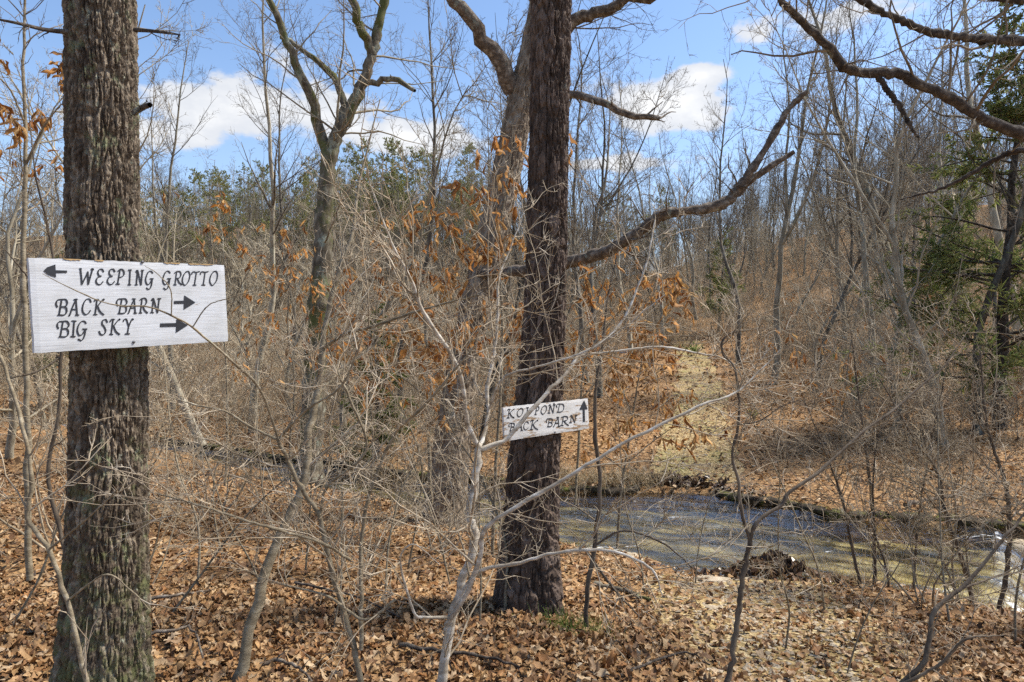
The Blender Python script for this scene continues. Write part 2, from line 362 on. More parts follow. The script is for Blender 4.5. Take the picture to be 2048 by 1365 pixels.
M_RAWWOOD = plain('raw_wood', (.36, .24, .11), .8)

# ------------------------------------------------------------------ terrain
WZ = -.965
_NX = np.array([-60, -30, -12.6, -5.9, -2.65, .58, 1.8, 3.0, 4.27, 5.2, 7.5, 12, 20, 60.])
_NY = np.array([44, 30, 19.7, 14.0, 11.2, 8.3, 7.6, 7.1, 6.66, 6.0, 4.6, 2.0, -2, -14])
_FX = np.array([-60, -32, -14.8, -6.7, -3.2, .65, 2.75, 3.8, 4.9, 6.4, 7.5, 11, 17, 60.])
_FY = np.array([47, 33, 21.8, 15.9, 13.65, 11.7, 11.5, 10.9, 9.95, 9.44, 9.0, 7.2, 4, -8])
def nearY(x): return np.interp(x, _NX, _NY) + .12 * np.sin(x * 2.3) + .07 * np.sin(x * 5.1 + 1)
def farY(x): return np.interp(x, _FX, _FY) + .12 * np.sin(x * 1.9 + 2) + .06 * np.sin(x * 6.3)
_PY = np.array([9, 11.5, 16, 20, 30, 40, 50, 60, 80]); _PX = np.array([2.6, 3.1, 4.3, 5.5, 8.1, 10.4, 12.4, 14.4, 18])
def pathX(y): return np.interp(y, _PY, _PX)
def hbase(x, y):
    x = np.asarray(x, float); y = np.asarray(y, float)
    ny, fy = nearY(x), farY(x)
    u = np.clip(y / np.maximum(ny, 2.0), 0, 1.0)
    near = -.90 * u ** 1.25
    s = np.maximum(y - fy, 0)
    az = np.arctan2(x, np.maximum(y, 1))
    amp = np.interp(az, [-1.0, -.6, -.42, -.2, 0.0, .14, .24, .40, .6, 1.0], [19, 25, 28, 24, 15, 10, 12, 16, 20, 24])
    rise0 = np.interp(az, [-.6, -.2, .1, .3, .5, .7], [30, 30, 34, 26, 16, 12])
    hill = amp * sstep(rise0, 135, s) * .6 + amp * .4 * sstep(0, 100, s - rise0)
    far = -.89 + .060 * np.minimum(s, 45) + .02 * np.maximum(s - 45, 0) + hill
    # the river channel between the banks
    mid = WZ - .42
    inn = sstep(0, .28, y - ny) * 1.0
    out = sstep(-.30, 0, y - fy)
    h = np.where(y < ny, near, np.where(y > fy, far, 0))
    ch = (y >= ny) & (y <= fy)
    hc = np.maximum(-.90 + (mid + .90) * inn, -.89 + (mid + .89) * (1 - out))
    return np.where(ch, hc, h)
def hgt(x, y):
    x = np.asarray(x, float); y = np.asarray(y, float)
    d = np.minimum(np.abs(y - nearY(x)), np.abs(y - farY(x)))
    k = np.minimum(d * .5, 1)
    return hbase(x, y) + k * (.22 * (fbm(x * .45 + 40, y * .45 + 40, 3) - .44) + .05 * (vnoise(x * 3 + 9, y * 3) - .5))
def G(x, y): return float(hgt(np.array([x]), np.array([y]))[0])

def axis(segs):
    out = [segs[0][0]]
    for a, b, st in segs:
        n = max(1, int(round((b - a) / st))); out += list(np.linspace(a, b, n + 1)[1:])
    return np.array(out)
def grid_faces(nx, ny):
    i, j = np.meshgrid(np.arange(nx - 1), np.arange(ny - 1), indexing='ij'); b = (i * ny + j).ravel()
    return np.stack([b, b + ny, b + ny + 1, b + 1], 1)
def sheet(name, xs, ys, zf, mat, **kw):
    X, Y = np.meshgrid(xs, ys, indexing='ij'); Z = zf(X, Y)
    mb = MB(); mb.add(np.stack([X, Y, Z], -1), grid_faces(len(xs), len(ys)))
    return mb.build(name, mat)
xs = axis([(-420, -60, 12), (-60, -16, 1.2), (-16, 14, .25), (14, 60, 1.2), (60, 420, 12)])
ys = axis([(-40, -2, 2), (-2, 5, .25), (5, 23, .14), (23, 60, .6), (60, 420, 6)])
tag(sheet('ground', xs, ys, hgt, M_GROUND), kind='structure', label='leaf covered forest floor on both banks of the stream')

def ribbon(name, mat, x0, x1, nx, nv, zf, lo, hi, attrs=None, tagl=None):
    X = nx if isinstance(nx, np.ndarray) else np.linspace(x0, x1, nx); nx = len(X); v = np.linspace(0, 1, nv)
    A, B = lo(X), hi(X)
    XX = np.repeat(X[:, None], nv, 1); YY = A[:, None] * (1 - v) + B[:, None] * v
    ZZ = zf(XX, YY); mb = MB(); at_ = {k: f(XX, YY) for k, f in (attrs or {}).items()}
    mb.add(np.stack([XX, YY, ZZ], -1), grid_faces(nx, nv), **at_)
    return tag(mb.build(name, mat), kind='structure', label=tagl)
def drop(x, y):                                              # the little fall at the right hand end
    return -.30 * sstep(-.05, .55, (x - 4.5) * .807 - (y - 6.4) * .59)
ribbon('streambed', M_BED, -34, 13, 620, 46, lambda x, y: WZ - .24 + drop(x, y) + .20 * (fbm(x * .9 + 5, y * 1.7, 4) - .5) + .03 * (vnoise(x * 7, y * 9) - .5),
       lambda X: nearY(X) - .2, lambda X: farY(X) + .2, tagl='ochre rock bed under the shallow stream')
def wave(x, y):
    a = x * .91 + y * -.41; b = x * .41 + y * .91
    rough = .75 + .9 * sstep(4.2, 5.2, x) + .35 * sstep(-1, .8, x)
    return WZ + drop(x, y) + .055 * (fbm(a * .55 + 3, b * 1.7, 2) - .38) + rough * (.050 * (fbm(a * 1.0 + 9, b * 3.6, 2) - .38) + .030 * (fbm(a * 2.2 + 7, b * 8.5, 2) - .38) + .006 * (fbm(a * 7 + 3, b * 19, 2) - .37))
def foam_gleamf(x, y):
    f = .62 * sstep(4.35, 4.85, x * .95 + (y - 6.4) * .05) * sstep(7.6, 6.2, y)
    f = np.maximum(f, .5 * np.exp(-(((x - 6.4) / .4) ** 2 + ((y - 8.9) / .28) ** 2)))
    f = np.maximum(f, .6 * np.exp(-(((x - 4.1) / .5) ** 2 + ((y - 7.0) / .16) ** 2)))
    f = np.maximum(f, .40 * np.exp(-(((x - 3.1) / .7) ** 2 + ((y - 7.35) / .10) ** 2)))
    f = np.maximum(f, .36 * np.exp(-(((x - 1.0) / .6) ** 2 + ((y - 8.5) / .12) ** 2)))
    f = np.maximum(f, .10 * sstep(.0, .9, x) * sstep(3.4, 2.2, x) * sstep(.25, .7, vnoise(x * 1.3, y * 3)))  # riffle streaks: pale sky reflection painted in with the foam colour
    f = np.maximum(f, .55 * np.exp(-(((x + 13.2) / 1.2) ** 2 + ((y - 20.6) / .4) ** 2)))
    return f
ribbon('stream_water', M_WATER, -34, 13, axis([(-34, -5, .12), (-5, 8, .036), (8, 13, .12)]), 90, wave, lambda X: nearY(X) - .05, lambda X: farY(X) + .1, {'foam': foam_gleamf}, 'shallow clear stream rippling over rock')

M_BANK = bark('bank_soil', [(.016, .012, .008), (.045, .034, .022), (.10, .08, .055)], scale=9, stretch=(1, 1, 1), bump=1.0, bscale=30, bdist=.03, patch=[((.13, .13, .025), 5, .52, .08)], rnd=0)
def bank_lip(x0, x1, lbl):
    X = np.arange(x0, x1, .035); n = len(X); fy = farY(X); zt = hgt(X, fy + .06) + .012; prof = [(.12, .008), (.03, .006), (-.03, -.012), (-.05, -.04), (-.02, -.08), (.03, -.2)]; V = []
    for k, (dy, dz) in enumerate(prof):
        j = .16 * (fbm(X * 2.3 + k * .35, X * 0 + 2, 4) - .47) + .03 * (vnoise(X * 14, X * 0 + k) - .5); V.append(np.stack([X, fy + dy - j, zt + dz * (1 if k > 1 else 1) + .02 * (vnoise(X * 9 + 5, X * 0 + k) - .5)], -1))
    mb = MB(); mb.add(np.stack(V, 1).reshape(-1, 3), grid_faces(n, len(prof))); return tag(mb.build('stream_bank', M_BANK), kind='structure', label=lbl)
bank_lip(-9, 2.2, 'dark undercut soil lip of the far bank left of the trail'); bank_lip(3.4, 9.5, 'dark mossy lip of the far bank right of the trail')
def path_sheet(name, y0, y1, ny, width, cx, lbl, mat=None):
    Y = np.linspace(y0, y1, ny); v = np.linspace(-1, 1, 15)
    W = width * (.85 + .5 * (fbm(Y * .8, Y * 0 + 3, 3) - .4))
    X = cx(Y)[:, None] + W[:, None] * .5 * v + .12 * (vnoise(Y * 3, Y * 0)[:, None] - .5)
    YY = np.repeat(Y[:, None], 15, 1)
    mb = MB(); mb.add(np.stack([X, YY, hgt(X, YY) + .012], -1), grid_faces(ny, 15))
    return tag(mb.build(name, mat or M_PATH), kind='structure', label=lbl)
path_sheet('path', 11.75, 44, 200, 1.9, pathX, 'sunlit mossy gravel trail climbing away beyond the stream')
path_sheet('path', -3, 7.0, 90, 1.9, lambda Y: np.interp(Y, [-3, 2.5, 4, 6, 7.2], [1.5, 1.7, 1.8, 2.1, 2.3]), 'gravelly end of the trail on the near bank', M_PATHNEAR)

# ------------------------------------------------------------------ the two big trunks, bark in relief
def worley(u, v, nu, seed):
    t = np.random.default_rng(seed); JX = t.random((512, 512)); JY = t.random((512, 512)); ID = t.random((512, 512))
    iu = np.floor(u).astype(int); iv = np.floor(v).astype(int)
    f1 = np.full(u.shape, 9.); f2 = np.full(u.shape, 9.); cid = np.zeros(u.shape)
    for di in (-1, 0, 1):
        for dj in (-1, 0, 1):
            ci, cj = iu + di, iv + dj; a, b = ci % nu, cj % 512
            d = np.hypot(ci + .1 + .8 * JX[a, b] - u, cj + .1 + .8 * JY[a, b] - v)
            n1 = d < f1
            f2 = np.where(n1, f1, np.minimum(f2, d)); cid = np.where(n1, ID[a, b], cid); f1 = np.where(n1, d, f1)
    return f1, f2, cid
def bark_trunk(mb, C, Rad, z0, z1, nz, nth, cw, ch, depth, seed, flare=0.0, warp=.9, fz=.5, edge=.42, terr=.25, ckk=.38):
    """C(z)->(x,y), Rad(z): rings from z0 to z1 with furrowed bark plates"""
    z = np.linspace(z0, z1, nz); th = np.linspace(0, 2 * np.pi, nth, endpoint=False)
    TH, Z = np.meshgrid(th, z); r = Rad(z)[:, None] * np.ones_like(TH)
    nu = max(8, int(round(2 * np.pi * float(np.median(Rad(z))) / cw)))
    u = TH / (2 * np.pi) * nu; cs, sn = np.cos(TH) * 3, np.sin(TH) * 3
    w = warp * (fbm(cs + 20 + seed, Z * 4 + sn + 30, 3) - .45) * 2.4
    wv = .8 * fbm(cs * 2 + 50, sn * 2 + Z * 3 + 60, 2)
    f1, f2, cid = worley(u + w, Z / ch + wv, nu, seed)
    plate = sstep(.02, edge, f2 - f1)
    nu2 = nu * 2; g1, g2, cid2 = worley(u * 2 + w * 2 + .6 * fbm(TH * nu + 3, Z / cw, 2), Z / (ch * .33) + wv * 2, nu2, seed + 1)
    crack = sstep(.0, .25, g2 - g1)
    rough = fbm(TH * nu * 1.5 + 11, Z / cw * 1.3, 4) - .47
    disp = depth * (plate - 1) + plate * (depth * .30 * (cid - .5) + depth * ckk * (crack - 1) + depth * terr * (cid2 - .5)) + depth * .95 * rough
    cid = .6 * cid + .4 * cid2
    fl = flare * np.exp(-(Z - z0) / fz * 2.2) * (.75 + .45 * np.cos(3 * TH + seed) * np.cos(TH * 2 + 1.3))
    lump = .035 * r * (np.cos(2 * TH + Z * .8 + seed) + .6 * np.cos(3 * TH - Z * 1.3))
    rr = r + disp + fl + lump
    cx, cy = C(z)
    V = np.stack([cx[:, None] + rr * np.cos(TH), cy[:, None] + rr * np.sin(TH), Z], -1)
    i, k = np.meshgrid(np.arange(nz - 1), np.arange(nth), indexing='ij'); k2 = (k + 1) % nth
    q = np.stack([i * nth + k, i * nth + k2, (i + 1) * nth + k2, (i + 1) * nth + k], -1).reshape(-1, 4)
    mb.add(V, q, cell=cid)
def crown_levels(rng, P, Rr, n1, n2, n3, **kw):
    l1 = sprout(rng, P, Rr, n1, rabs=.011, rr=.4, **kw); l2 = sprout(rng, *l1, n2, tr=(.2, 1), ang=(25, 60), length=(.25, .5), n=5, wander=.2, trop=.05, rmin=.004)
    l3 = sprout(rng, *l2, n3, tr=(.15, 1), ang=(25, 65), length=(.3, .6), n=4, wander=.22, rmin=.003)
    return l1, l2, l3
def tubes_at(mb, lev, sides): tubes(mb, lev[0], lev[1], sides)
def pad_cell(mb):                                         # plain tubes in a mesh that carries the bark-plate attribute
    n = sum(len(a) for a in mb.attr.get('cell', [])); mb.attr.setdefault('cell', []).append(np.full(mb.n - n, .5, np.float32))

rng = np.random.default_rng(11)
def big_tree(name, label, Y, trace, mat, twigmat, cell, zsplit, ztop, seed, lean_y=0.0, res=(420, 270), depth=.012, flare=.06, limbs=(), edge=.42, terr=.25):
    pts = np.array([at(px, py, Y) for px, py, _ in trace]); rad = np.array([r * Y / F for _, _, r in trace])
    o = np.argsort(pts[:, 2]); zs, xsx, rs = pts[o, 2], pts[o, 0], rad[o]
    zb = G(xsx[0], Y) - .12
    C = lambda z: (np.interp(z, zs, xsx) + .0 * z, np.full_like(z, Y) + lean_y * z)
    Rf = lambda z: np.interp(z, zs, rs)
    base = (float(np.interp(zb, zs, xsx)), Y, zb + .12)
    root = empty(name, base); tag(root, label, 'tree')
    mb = MB(); bark_trunk(mb, C, Rf, zb, zsplit, res[0], res[1], cell[0], cell[1], depth, seed, flare, edge=edge, terr=terr, fz=.95)
    zt = np.linspace(zsplit - .02, ztop, 12); cx, cy = C(zt)
    cx = cx + .15 * np.sin((zt - zsplit) * .6) * (zt > zsplit)
    Rt = Rf(np.full(12, zsplit)) * .97 * np.linspace(1, .35, 12)
    P = np.stack([cx, cy, zt], -1)[None]; tubes(mb, P, Rt[None], 18); pad_cell(mb)
    mb.build('trunk', mat, root, base, smooth=False)
    l1, l2, l3 = crown_levels(rng, P, Rt[None], 13, 7, 5, tr=(.25, .98), ang=(40, 75), length=(.3, .5), n=7, wander=.14, trop=.05)
    cb = MB(); tubes_at(cb, l1, 6); tubes_at(cb, l2, 4); tubes_at(cb, l3, 3)
    cb.build('crown', twigmat, root, base)
    for pl in limbs:
        q = catmull([at(*p[:3]) for p in pl], 12)[None]; r_ = np.interp(np.linspace(0, 1, 12), np.linspace(0, 1, len(pl)), [p[3] for p in pl])[None]
        lb = MB(); tubes(lb, q, r_, 7); s = sprout(rng, q, r_, 5, length=(.2, .45), n=5, wander=.2); tubes_at(lb, s, 4)
        tubes_at(lb, sprout(rng, *s, 3, length=(.3, .6), n=4, wander=.2), 3)
        lb.build('branch', twigmat, root, base)
    return root
big_tree('oak_tree', 'thick furrowed trunk that carries the big white three line sign', 3.24,
         [(203, -300, 58), (203, 0, 62), (205, 250, 63), (206, 450, 64), (218, 710, 67), (217, 950, 69), (213, 1150, 71), (205, 1420, 77)], M_OAK, M_DARKLIMB, (.026, .15), 3.6, 9.0, 3,
         res=(470, 250), depth=.015, flare=.09, edge=.40, terr=.14, limbs=[[(270, 60, 3.13, .010), (300, 62, 3.0, .008), (335, 66, 2.9, .006), (360, 70, 2.8, .003)],
                            [(140, 65, 3.13, .012), (90, 60, 3.05, .009), (40, 48, 2.95, .007), (-20, 36, 2.9, .004)],
                            [(268, 226, 3.1, .014), (285, 216, 3.0, .013), (300, 210, 2.92, .011)]])
big_tree('pine_tree', 'dark plated pine trunk that carries the small flaking sign', 5.1,
         [(1104, -300, 38), (1102, 0, 40), (1098, 300, 40), (1092, 600, 43), (1074, 840, 50), (1065, 950, 52), (1058, 1100, 54), (1052, 1250, 57)], M_PINE, M_DARKLIMB, (.060, .24), 4.9, 13.0, 8,
         res=(410, 200), depth=.020, flare=.10, edge=.22, terr=.5)

# leaning oak with the broken limb
def traced(pl, n): return catmull([at(px, py, Y) for px, py, Y, r in pl], n)[None], np.interp(np.linspace(0, 1, n), np.linspace(0, 1, len(pl)), [p[3] for p in pl])[None]
def gnarl(r_, rng, a=.10):
    n = r_.shape[1]; k = np.convolve(rng.normal(size=n + 6), np.ones(3) / 3, 'same')[3:-3]; kn = (rng.random(n) < .10) * rng.uniform(.1, .3, n)
    return r_ * (1 + a * 1.3 * k[None] + kn[None])
def jitter(P, rng, a):
    n = P.shape[1]; P = P.copy(); P[:, 1:-1] += rng.normal(size=(P.shape[0], n - 2, 3)) * a; return P
def lean_oak():
    Y = 9.2; tr = [(885, 1050, 46), (895, 960, 41), (905, 860, 37), (925, 740, 35), (955, 600, 33), (985, 470, 31), (1010, 360, 30), (1030, 260, 28), (1055, 140, 25), (1075, 40, 22), (1100, -100, 19), (1130, -420, 14), (1150, -900, 6)]
    pts = np.array([at(a, b, Y) for a, b, c in tr]); rad = np.array([c * Y / F for a, b, c in tr])
    zs = pts[:, 2]; base = (pts[0, 0], Y, float(G(pts[0, 0], Y)))
    root = tag(empty('oak_tree', base), 'leaning grey oak behind the pine with a long broken limb', 'tree')
    mb = MB(); bark_trunk(mb, lambda z: (np.interp(z, zs, pts[:, 0]), np.full_like(z, Y)), lambda z: np.interp(z, zs, rad), zs[0] - .25, 6.6, 320, 100, .07, .26, .022, 21, .10, fz=.6)
    up = catmull([pts[8], pts[9], pts[10], pts[11], pts[12]], 14)[None]; ur = np.linspace(rad[8] * .95, .03, 14)[None]
    up = up[:, :]; tubes(mb, up, ur, 12); pad_cell(mb)
    mb.build('trunk', M_LEAN, root, base, smooth=False)
    limbs = [[(1025, 180, 9.2, .13), (990, 110, 9.0, .11), (950, 50, 8.8, .09), (905, 0, 8.7, .08), (860, -70, 8.6, .06), (800, -200, 8.4, .03)],
             [(1070, 110, 9.2, .10), (1150, 45, 9.0, .085), (1200, 20, 8.9, .075), (1290, -8, 8.7, .06), (1400, -60, 8.5, .03)]]
    cb = MB()
    for pl in limbs:
        P, r_ = traced(pl, 14); P = jitter(P, rng, .03); tubes(mb_ := MB(), P, r_, 9); mb_.build('limb', M_LIMB, root, base)
        l1 = sprout(rng, P, r_, 11, ang=(30, 65), length=(.25, .6), n=8, wander=.16, trop=.06, rabs=.010, rr=.4); l2 = sprout(rng, *l1, 6, length=(.3, .6), n=5, wander=.2, rmin=.003)
        l3 = sprout(rng, *l2, 4, length=(.3, .6), n=4, wander=.2, rmin=.0025)
        tubes_at(cb, l1, 5); tubes_at(cb, l2, 3); tubes_at(cb, l3, 3)
    l1, l2, l3 = crown_levels(rng, up, ur, 12, 7, 5, tr=(.2, .98), ang=(35, 70), length=(.25, .45), n=7, wander=.16, trop=.05)
    tubes_at(cb, l1, 5); tubes_at(cb, l2, 3); tubes_at(cb, l3, 3); cb.build('crown', M_LIMB, root, base)
    # dead limb right
    dl = [(960, 548, 9.1, .085), (1060, 540, 8.2, .080), (1150, 522, 7.6, .072), (1220, 500, 7.3, .066), (1280, 462, 7.1, .063), (1325, 430, 7.0, .062), (1400, 420, 6.9, .060), (1455, 402, 6.85, .058), (1490, 360, 6.8, .048), (1535, 293, 6.75, .040), (1575, 222, 6.7, .034), (1613, 184, 6.65, .024)]
    P, r_ = traced(dl, 90); P = jitter(P, rng, .005); r_ = gnarl(r_, rng, .12) * .9; b = MB(); tubes(b, P, r_, 10)
    e = P[0, -1]; P2, r2 = traced([(1475, 388, 6.84, .040), (1500, 362, 6.82, .036), (1530, 342, 6.8, .033), (1588, 304, 6.75, .022)], 14); tubes(b, jitter(P2, rng, .005), r2, 8)
    s = sprout(rng, P, r_, 14, tr=(.1, .8), ang=(40, 90), length=(.05, .18), n=5, wander=.25, rr=.25); tubes_at(b, s, 4); tubes_at(b, sprout(rng, *s, 3, length=(.3, .7), n=4, wander=.25), 3)
    lo = b.build('broken_limb', M_LIMB, root, base); lo['label'] = 'bare broken limb rising to the right'
    dl2 = [(1062, 195, 9.1, .06), (1150, 190, 8.6, .05), (1215, 212, 8.4, .045), (1262, 232, 8.3, .042), (1320, 238, 8.2, .03)]
    P, r_ = traced(dl2, 16); b = MB(); tubes(b, jitter(P, rng, .01), r_, 8); tubes_at(b, sprout(rng, P, r_, 6, length=(.12, .35), n=5, wander=.2), 4); b.build('broken_limb', M_LIMB, root, base)
lean_oak()

def mossy_tree():
    Y = 12.3; tr = [(618, 985, 30), (620, 920, 26), (628, 790, 23), (632, 700, 21), (640, 600, 21), (645, 500, 18), (650, 400, 17), (662, 310, 15), (690, 240, 13), (720, 180, 12), (745, 110, 10), (760, 40, 8), (790, -80, 8), (800, -300, 4)]
    pts = np.array([at(a, b, Y) for a, b, c in tr]); base = (pts[0, 0], Y, float(G(pts[0, 0], Y)))
    root = tag(empty('oak_tree', base), 'mossy forked tree with a kinked upper stem between the two signs', 'tree')
    P, r_ = traced([(a, b, Y, c * Y / F) for a, b, c in tr], 110); P = jitter(P, rng, .010); r_ = gnarl(r_, rng, .08)
    mb = MB(); tubes(mb, P, r_, 16); mb.build('trunk', M_MOSSY, root, base)
    cb = MB()
    for pl in [[(655, 330, Y, .11), (632, 245, Y, .095), (600, 150, 12.0, .08), (570, 80, 11.8, .065), (540, 0, 11.6, .055), (515, -90, 11.5, .03)],
               [(745, 110, Y, .09), (722, 60, 12.1, .08), (705, 0, 12.0, .07), (690, -90, 12, .03)],
               [(690, 240, Y, .07), (660, 140, 12.5, .06), (560, 75, 12.3, .03)]]:
        Q, q = traced(pl, 16); m2 = MB(); tubes(m2, jitter(Q, rng, .03), q, 9); m2.build('limb', M_MOSSY, root, base)
        l1 = sprout(rng, Q, q, 14, ang=(30, 70), length=(.25, .6), n=8, wander=.16, trop=.06, rabs=.010, rr=.4); l2 = sprout(rng, *l1, 6, length=(.3, .6), n=5, wander=.22, rmin=.004); l3 = sprout(rng, *l2, 4, length=(.3, .6), n=4, wander=.22, rmin=.003)
        tubes_at(cb, l1, 5); tubes_at(cb, l2, 3); tubes_at(cb, l3, 3)
    l1, l2, l3 = crown_levels(rng, P, r_, 26, 7, 5, tr=(.35, .98), ang=(40, 80), length=(.12, .30), n=8, wander=.18, trop=.05)
    tubes_at(cb, l1, 5); tubes_at(cb, l2, 3); tubes_at(cb, l3, 3); cb.build('crown', M_FTWIG, root, base)
    Q, q = traced([(725, 168, Y, .06), (760, 160, 12.1, .055), (800, 162, 12, .05), (830, 182, 11.9, .03)], 12); m2 = MB(); tubes(m2, jitter(Q, rng, .02), q, 8); tubes_at(m2, sprout(rng, Q, q, 5, length=(.1, .25), n=4, wander=.2, rr=.4), 4)
    m2.build('broken_limb', M_MOSSY, root, base)
mossy_tree()

# ------------------------------------------------------------------ painted signs
GLY = {  # strokes as point lists in a unit box; 's' straight polyline, 'c' curve
 'W': [('s', [(-.02, 1), (.14, .99)]), ('s', [(.06, 1), (.16, 0)]), ('s', [(.16, 0), (.60, .80)]), ('s', [(.60, .80), (.63, 0)]), ('s', [(.63, 0), (.95, .98)]), ('c', [(.86, .98), (.95, 1.0), (1.02, .94)])],
 'E': [('c', [(.95, .84), (.78, 1), (.42, .98), (.26, .76), (.42, .57), (.66, .54)]), ('c', [(.66, .54), (.24, .46), (.03, .22), (.2, .02), (.58, 0), (.92, .2)])],
 'P': [('s', [(.48, 1), (.20, 0)]), ('s', [(0, 0), (.42, 0)]), ('c', [(.22, .88), (.45, 1), (.78, 1), (.98, .8), (.84, .55), (.42, .45)])],
 'I': [('s', [(.6, 1), (.42, 0)]), ('s', [(.2, 1), (.95, 1)]), ('s', [(.02, 0), (.8, 0)])],
 'N': [('s', [(0, 0), (.3, 0)]), ('s', [(.15, 0), (.30, 1)]), ('c', [(.12, .86), (.18, .98), (.30, 1)]), ('s', [(.30, 1), (.70, 0)]), ('s', [(.70, 0), (.86, 1)]), ('s', [(.72, 1), (1.02, 1)])],
 'G': [('c', [(.96, .86), (.72, 1), (.38, .92), (.12, .6), (.06, .3), (.25, .04), (.55, .10), (.85, .42)]), ('s', [(.60, .46), (1.04, .46)]), ('c', [(.90, .45), (.82, .1), (.66, -.2), (.4, -.31), (.15, -.22)])],
 'R': [('s', [(.36, 1), (.15, 0)]), ('s', [(-.02, 0), (.32, 0)]), ('c', [(.08, .88), (.35, 1), (.76, 1), (.9, .78), (.7, .55), (.3, .47)]), ('c', [(.45, .48), (.66, .2), (1.0, 0)])],
 'O': [('c', [(.62, 1), (.24, .78), (.03, .34), (.2, .03), (.45, .01), (.82, .3), (.98, .72), (.84, .98), (.62, 1), (.45, .95)])],
 'T': [('s', [(.62, .96), (.36, 0)]), ('s', [(.16, 0), (.58, 0)]), ('c', [(0, .80), (.12, .98), (.6, .96), (1.05, 1.03)])],
 'B': [('c', [(.10, .52), (0, .74), (.15, .96), (.5, 1)]), ('s', [(.5, 1), (.26, 0)]), ('c', [(.45, 1), (.82, 1), (.99, .8), (.85, .58), (.45, .52)]), ('c', [(.45, .52), (.84, .5), (.94, .25), (.74, .03), (.14, 0)])],
 'A': [('c', [(-.02, -.02), (.08, .02), (.36, .5), (.72, 1)]), ('s', [(.72, 1), (.84, 0)]), ('s', [(.3, .36), (.82, .36)]), ('s', [(.68, 0), (1.02, 0)]), ('s', [(.5, 1), (.86, 1)])],
 'C': [('c', [(.97, .80), (.8, 1), (.42, .95), (.12, .6), (.06, .25), (.3, 0), (.66, .05), (.92, .26)])],
 'K': [('s', [(.34, 1), (.14, 0)]), ('s', [(0, 0), (.32, 0)]), ('c', [(.06, .86), (.16, .98), (.46, 1)]), ('c', [(1.0, .98), (.9, 1.0), (.26, .46)]), ('c', [(.38, .56), (.62, .2), (.98, 0)])],
 'S': [('c', [(.97, .84), (.78, 1), (.42, .95), (.36, .72), (.62, .5), (.77, .25), (.55, .03), (.2, .02), (0, .22)])],
 'Y': [('c', [(0, .84), (.15, 1), (.35, .95), (.56, .5)]), ('c', [(1.03, .98), (.9, 1), (.56, .5)]), ('s', [(.56, .5), (.42, 0)]), ('s', [(.2, 0), (.66, 0)])],
 'D': [('c', [(.08, .56), (0, .78), (.2, .97), (.5, 1)]), ('s', [(.42, 1), (.2, 0)]), ('c', [(.5, 1), (.86, .95), (1, .65), (.9, .25), (.6, .03), (.06, 0)])],
}
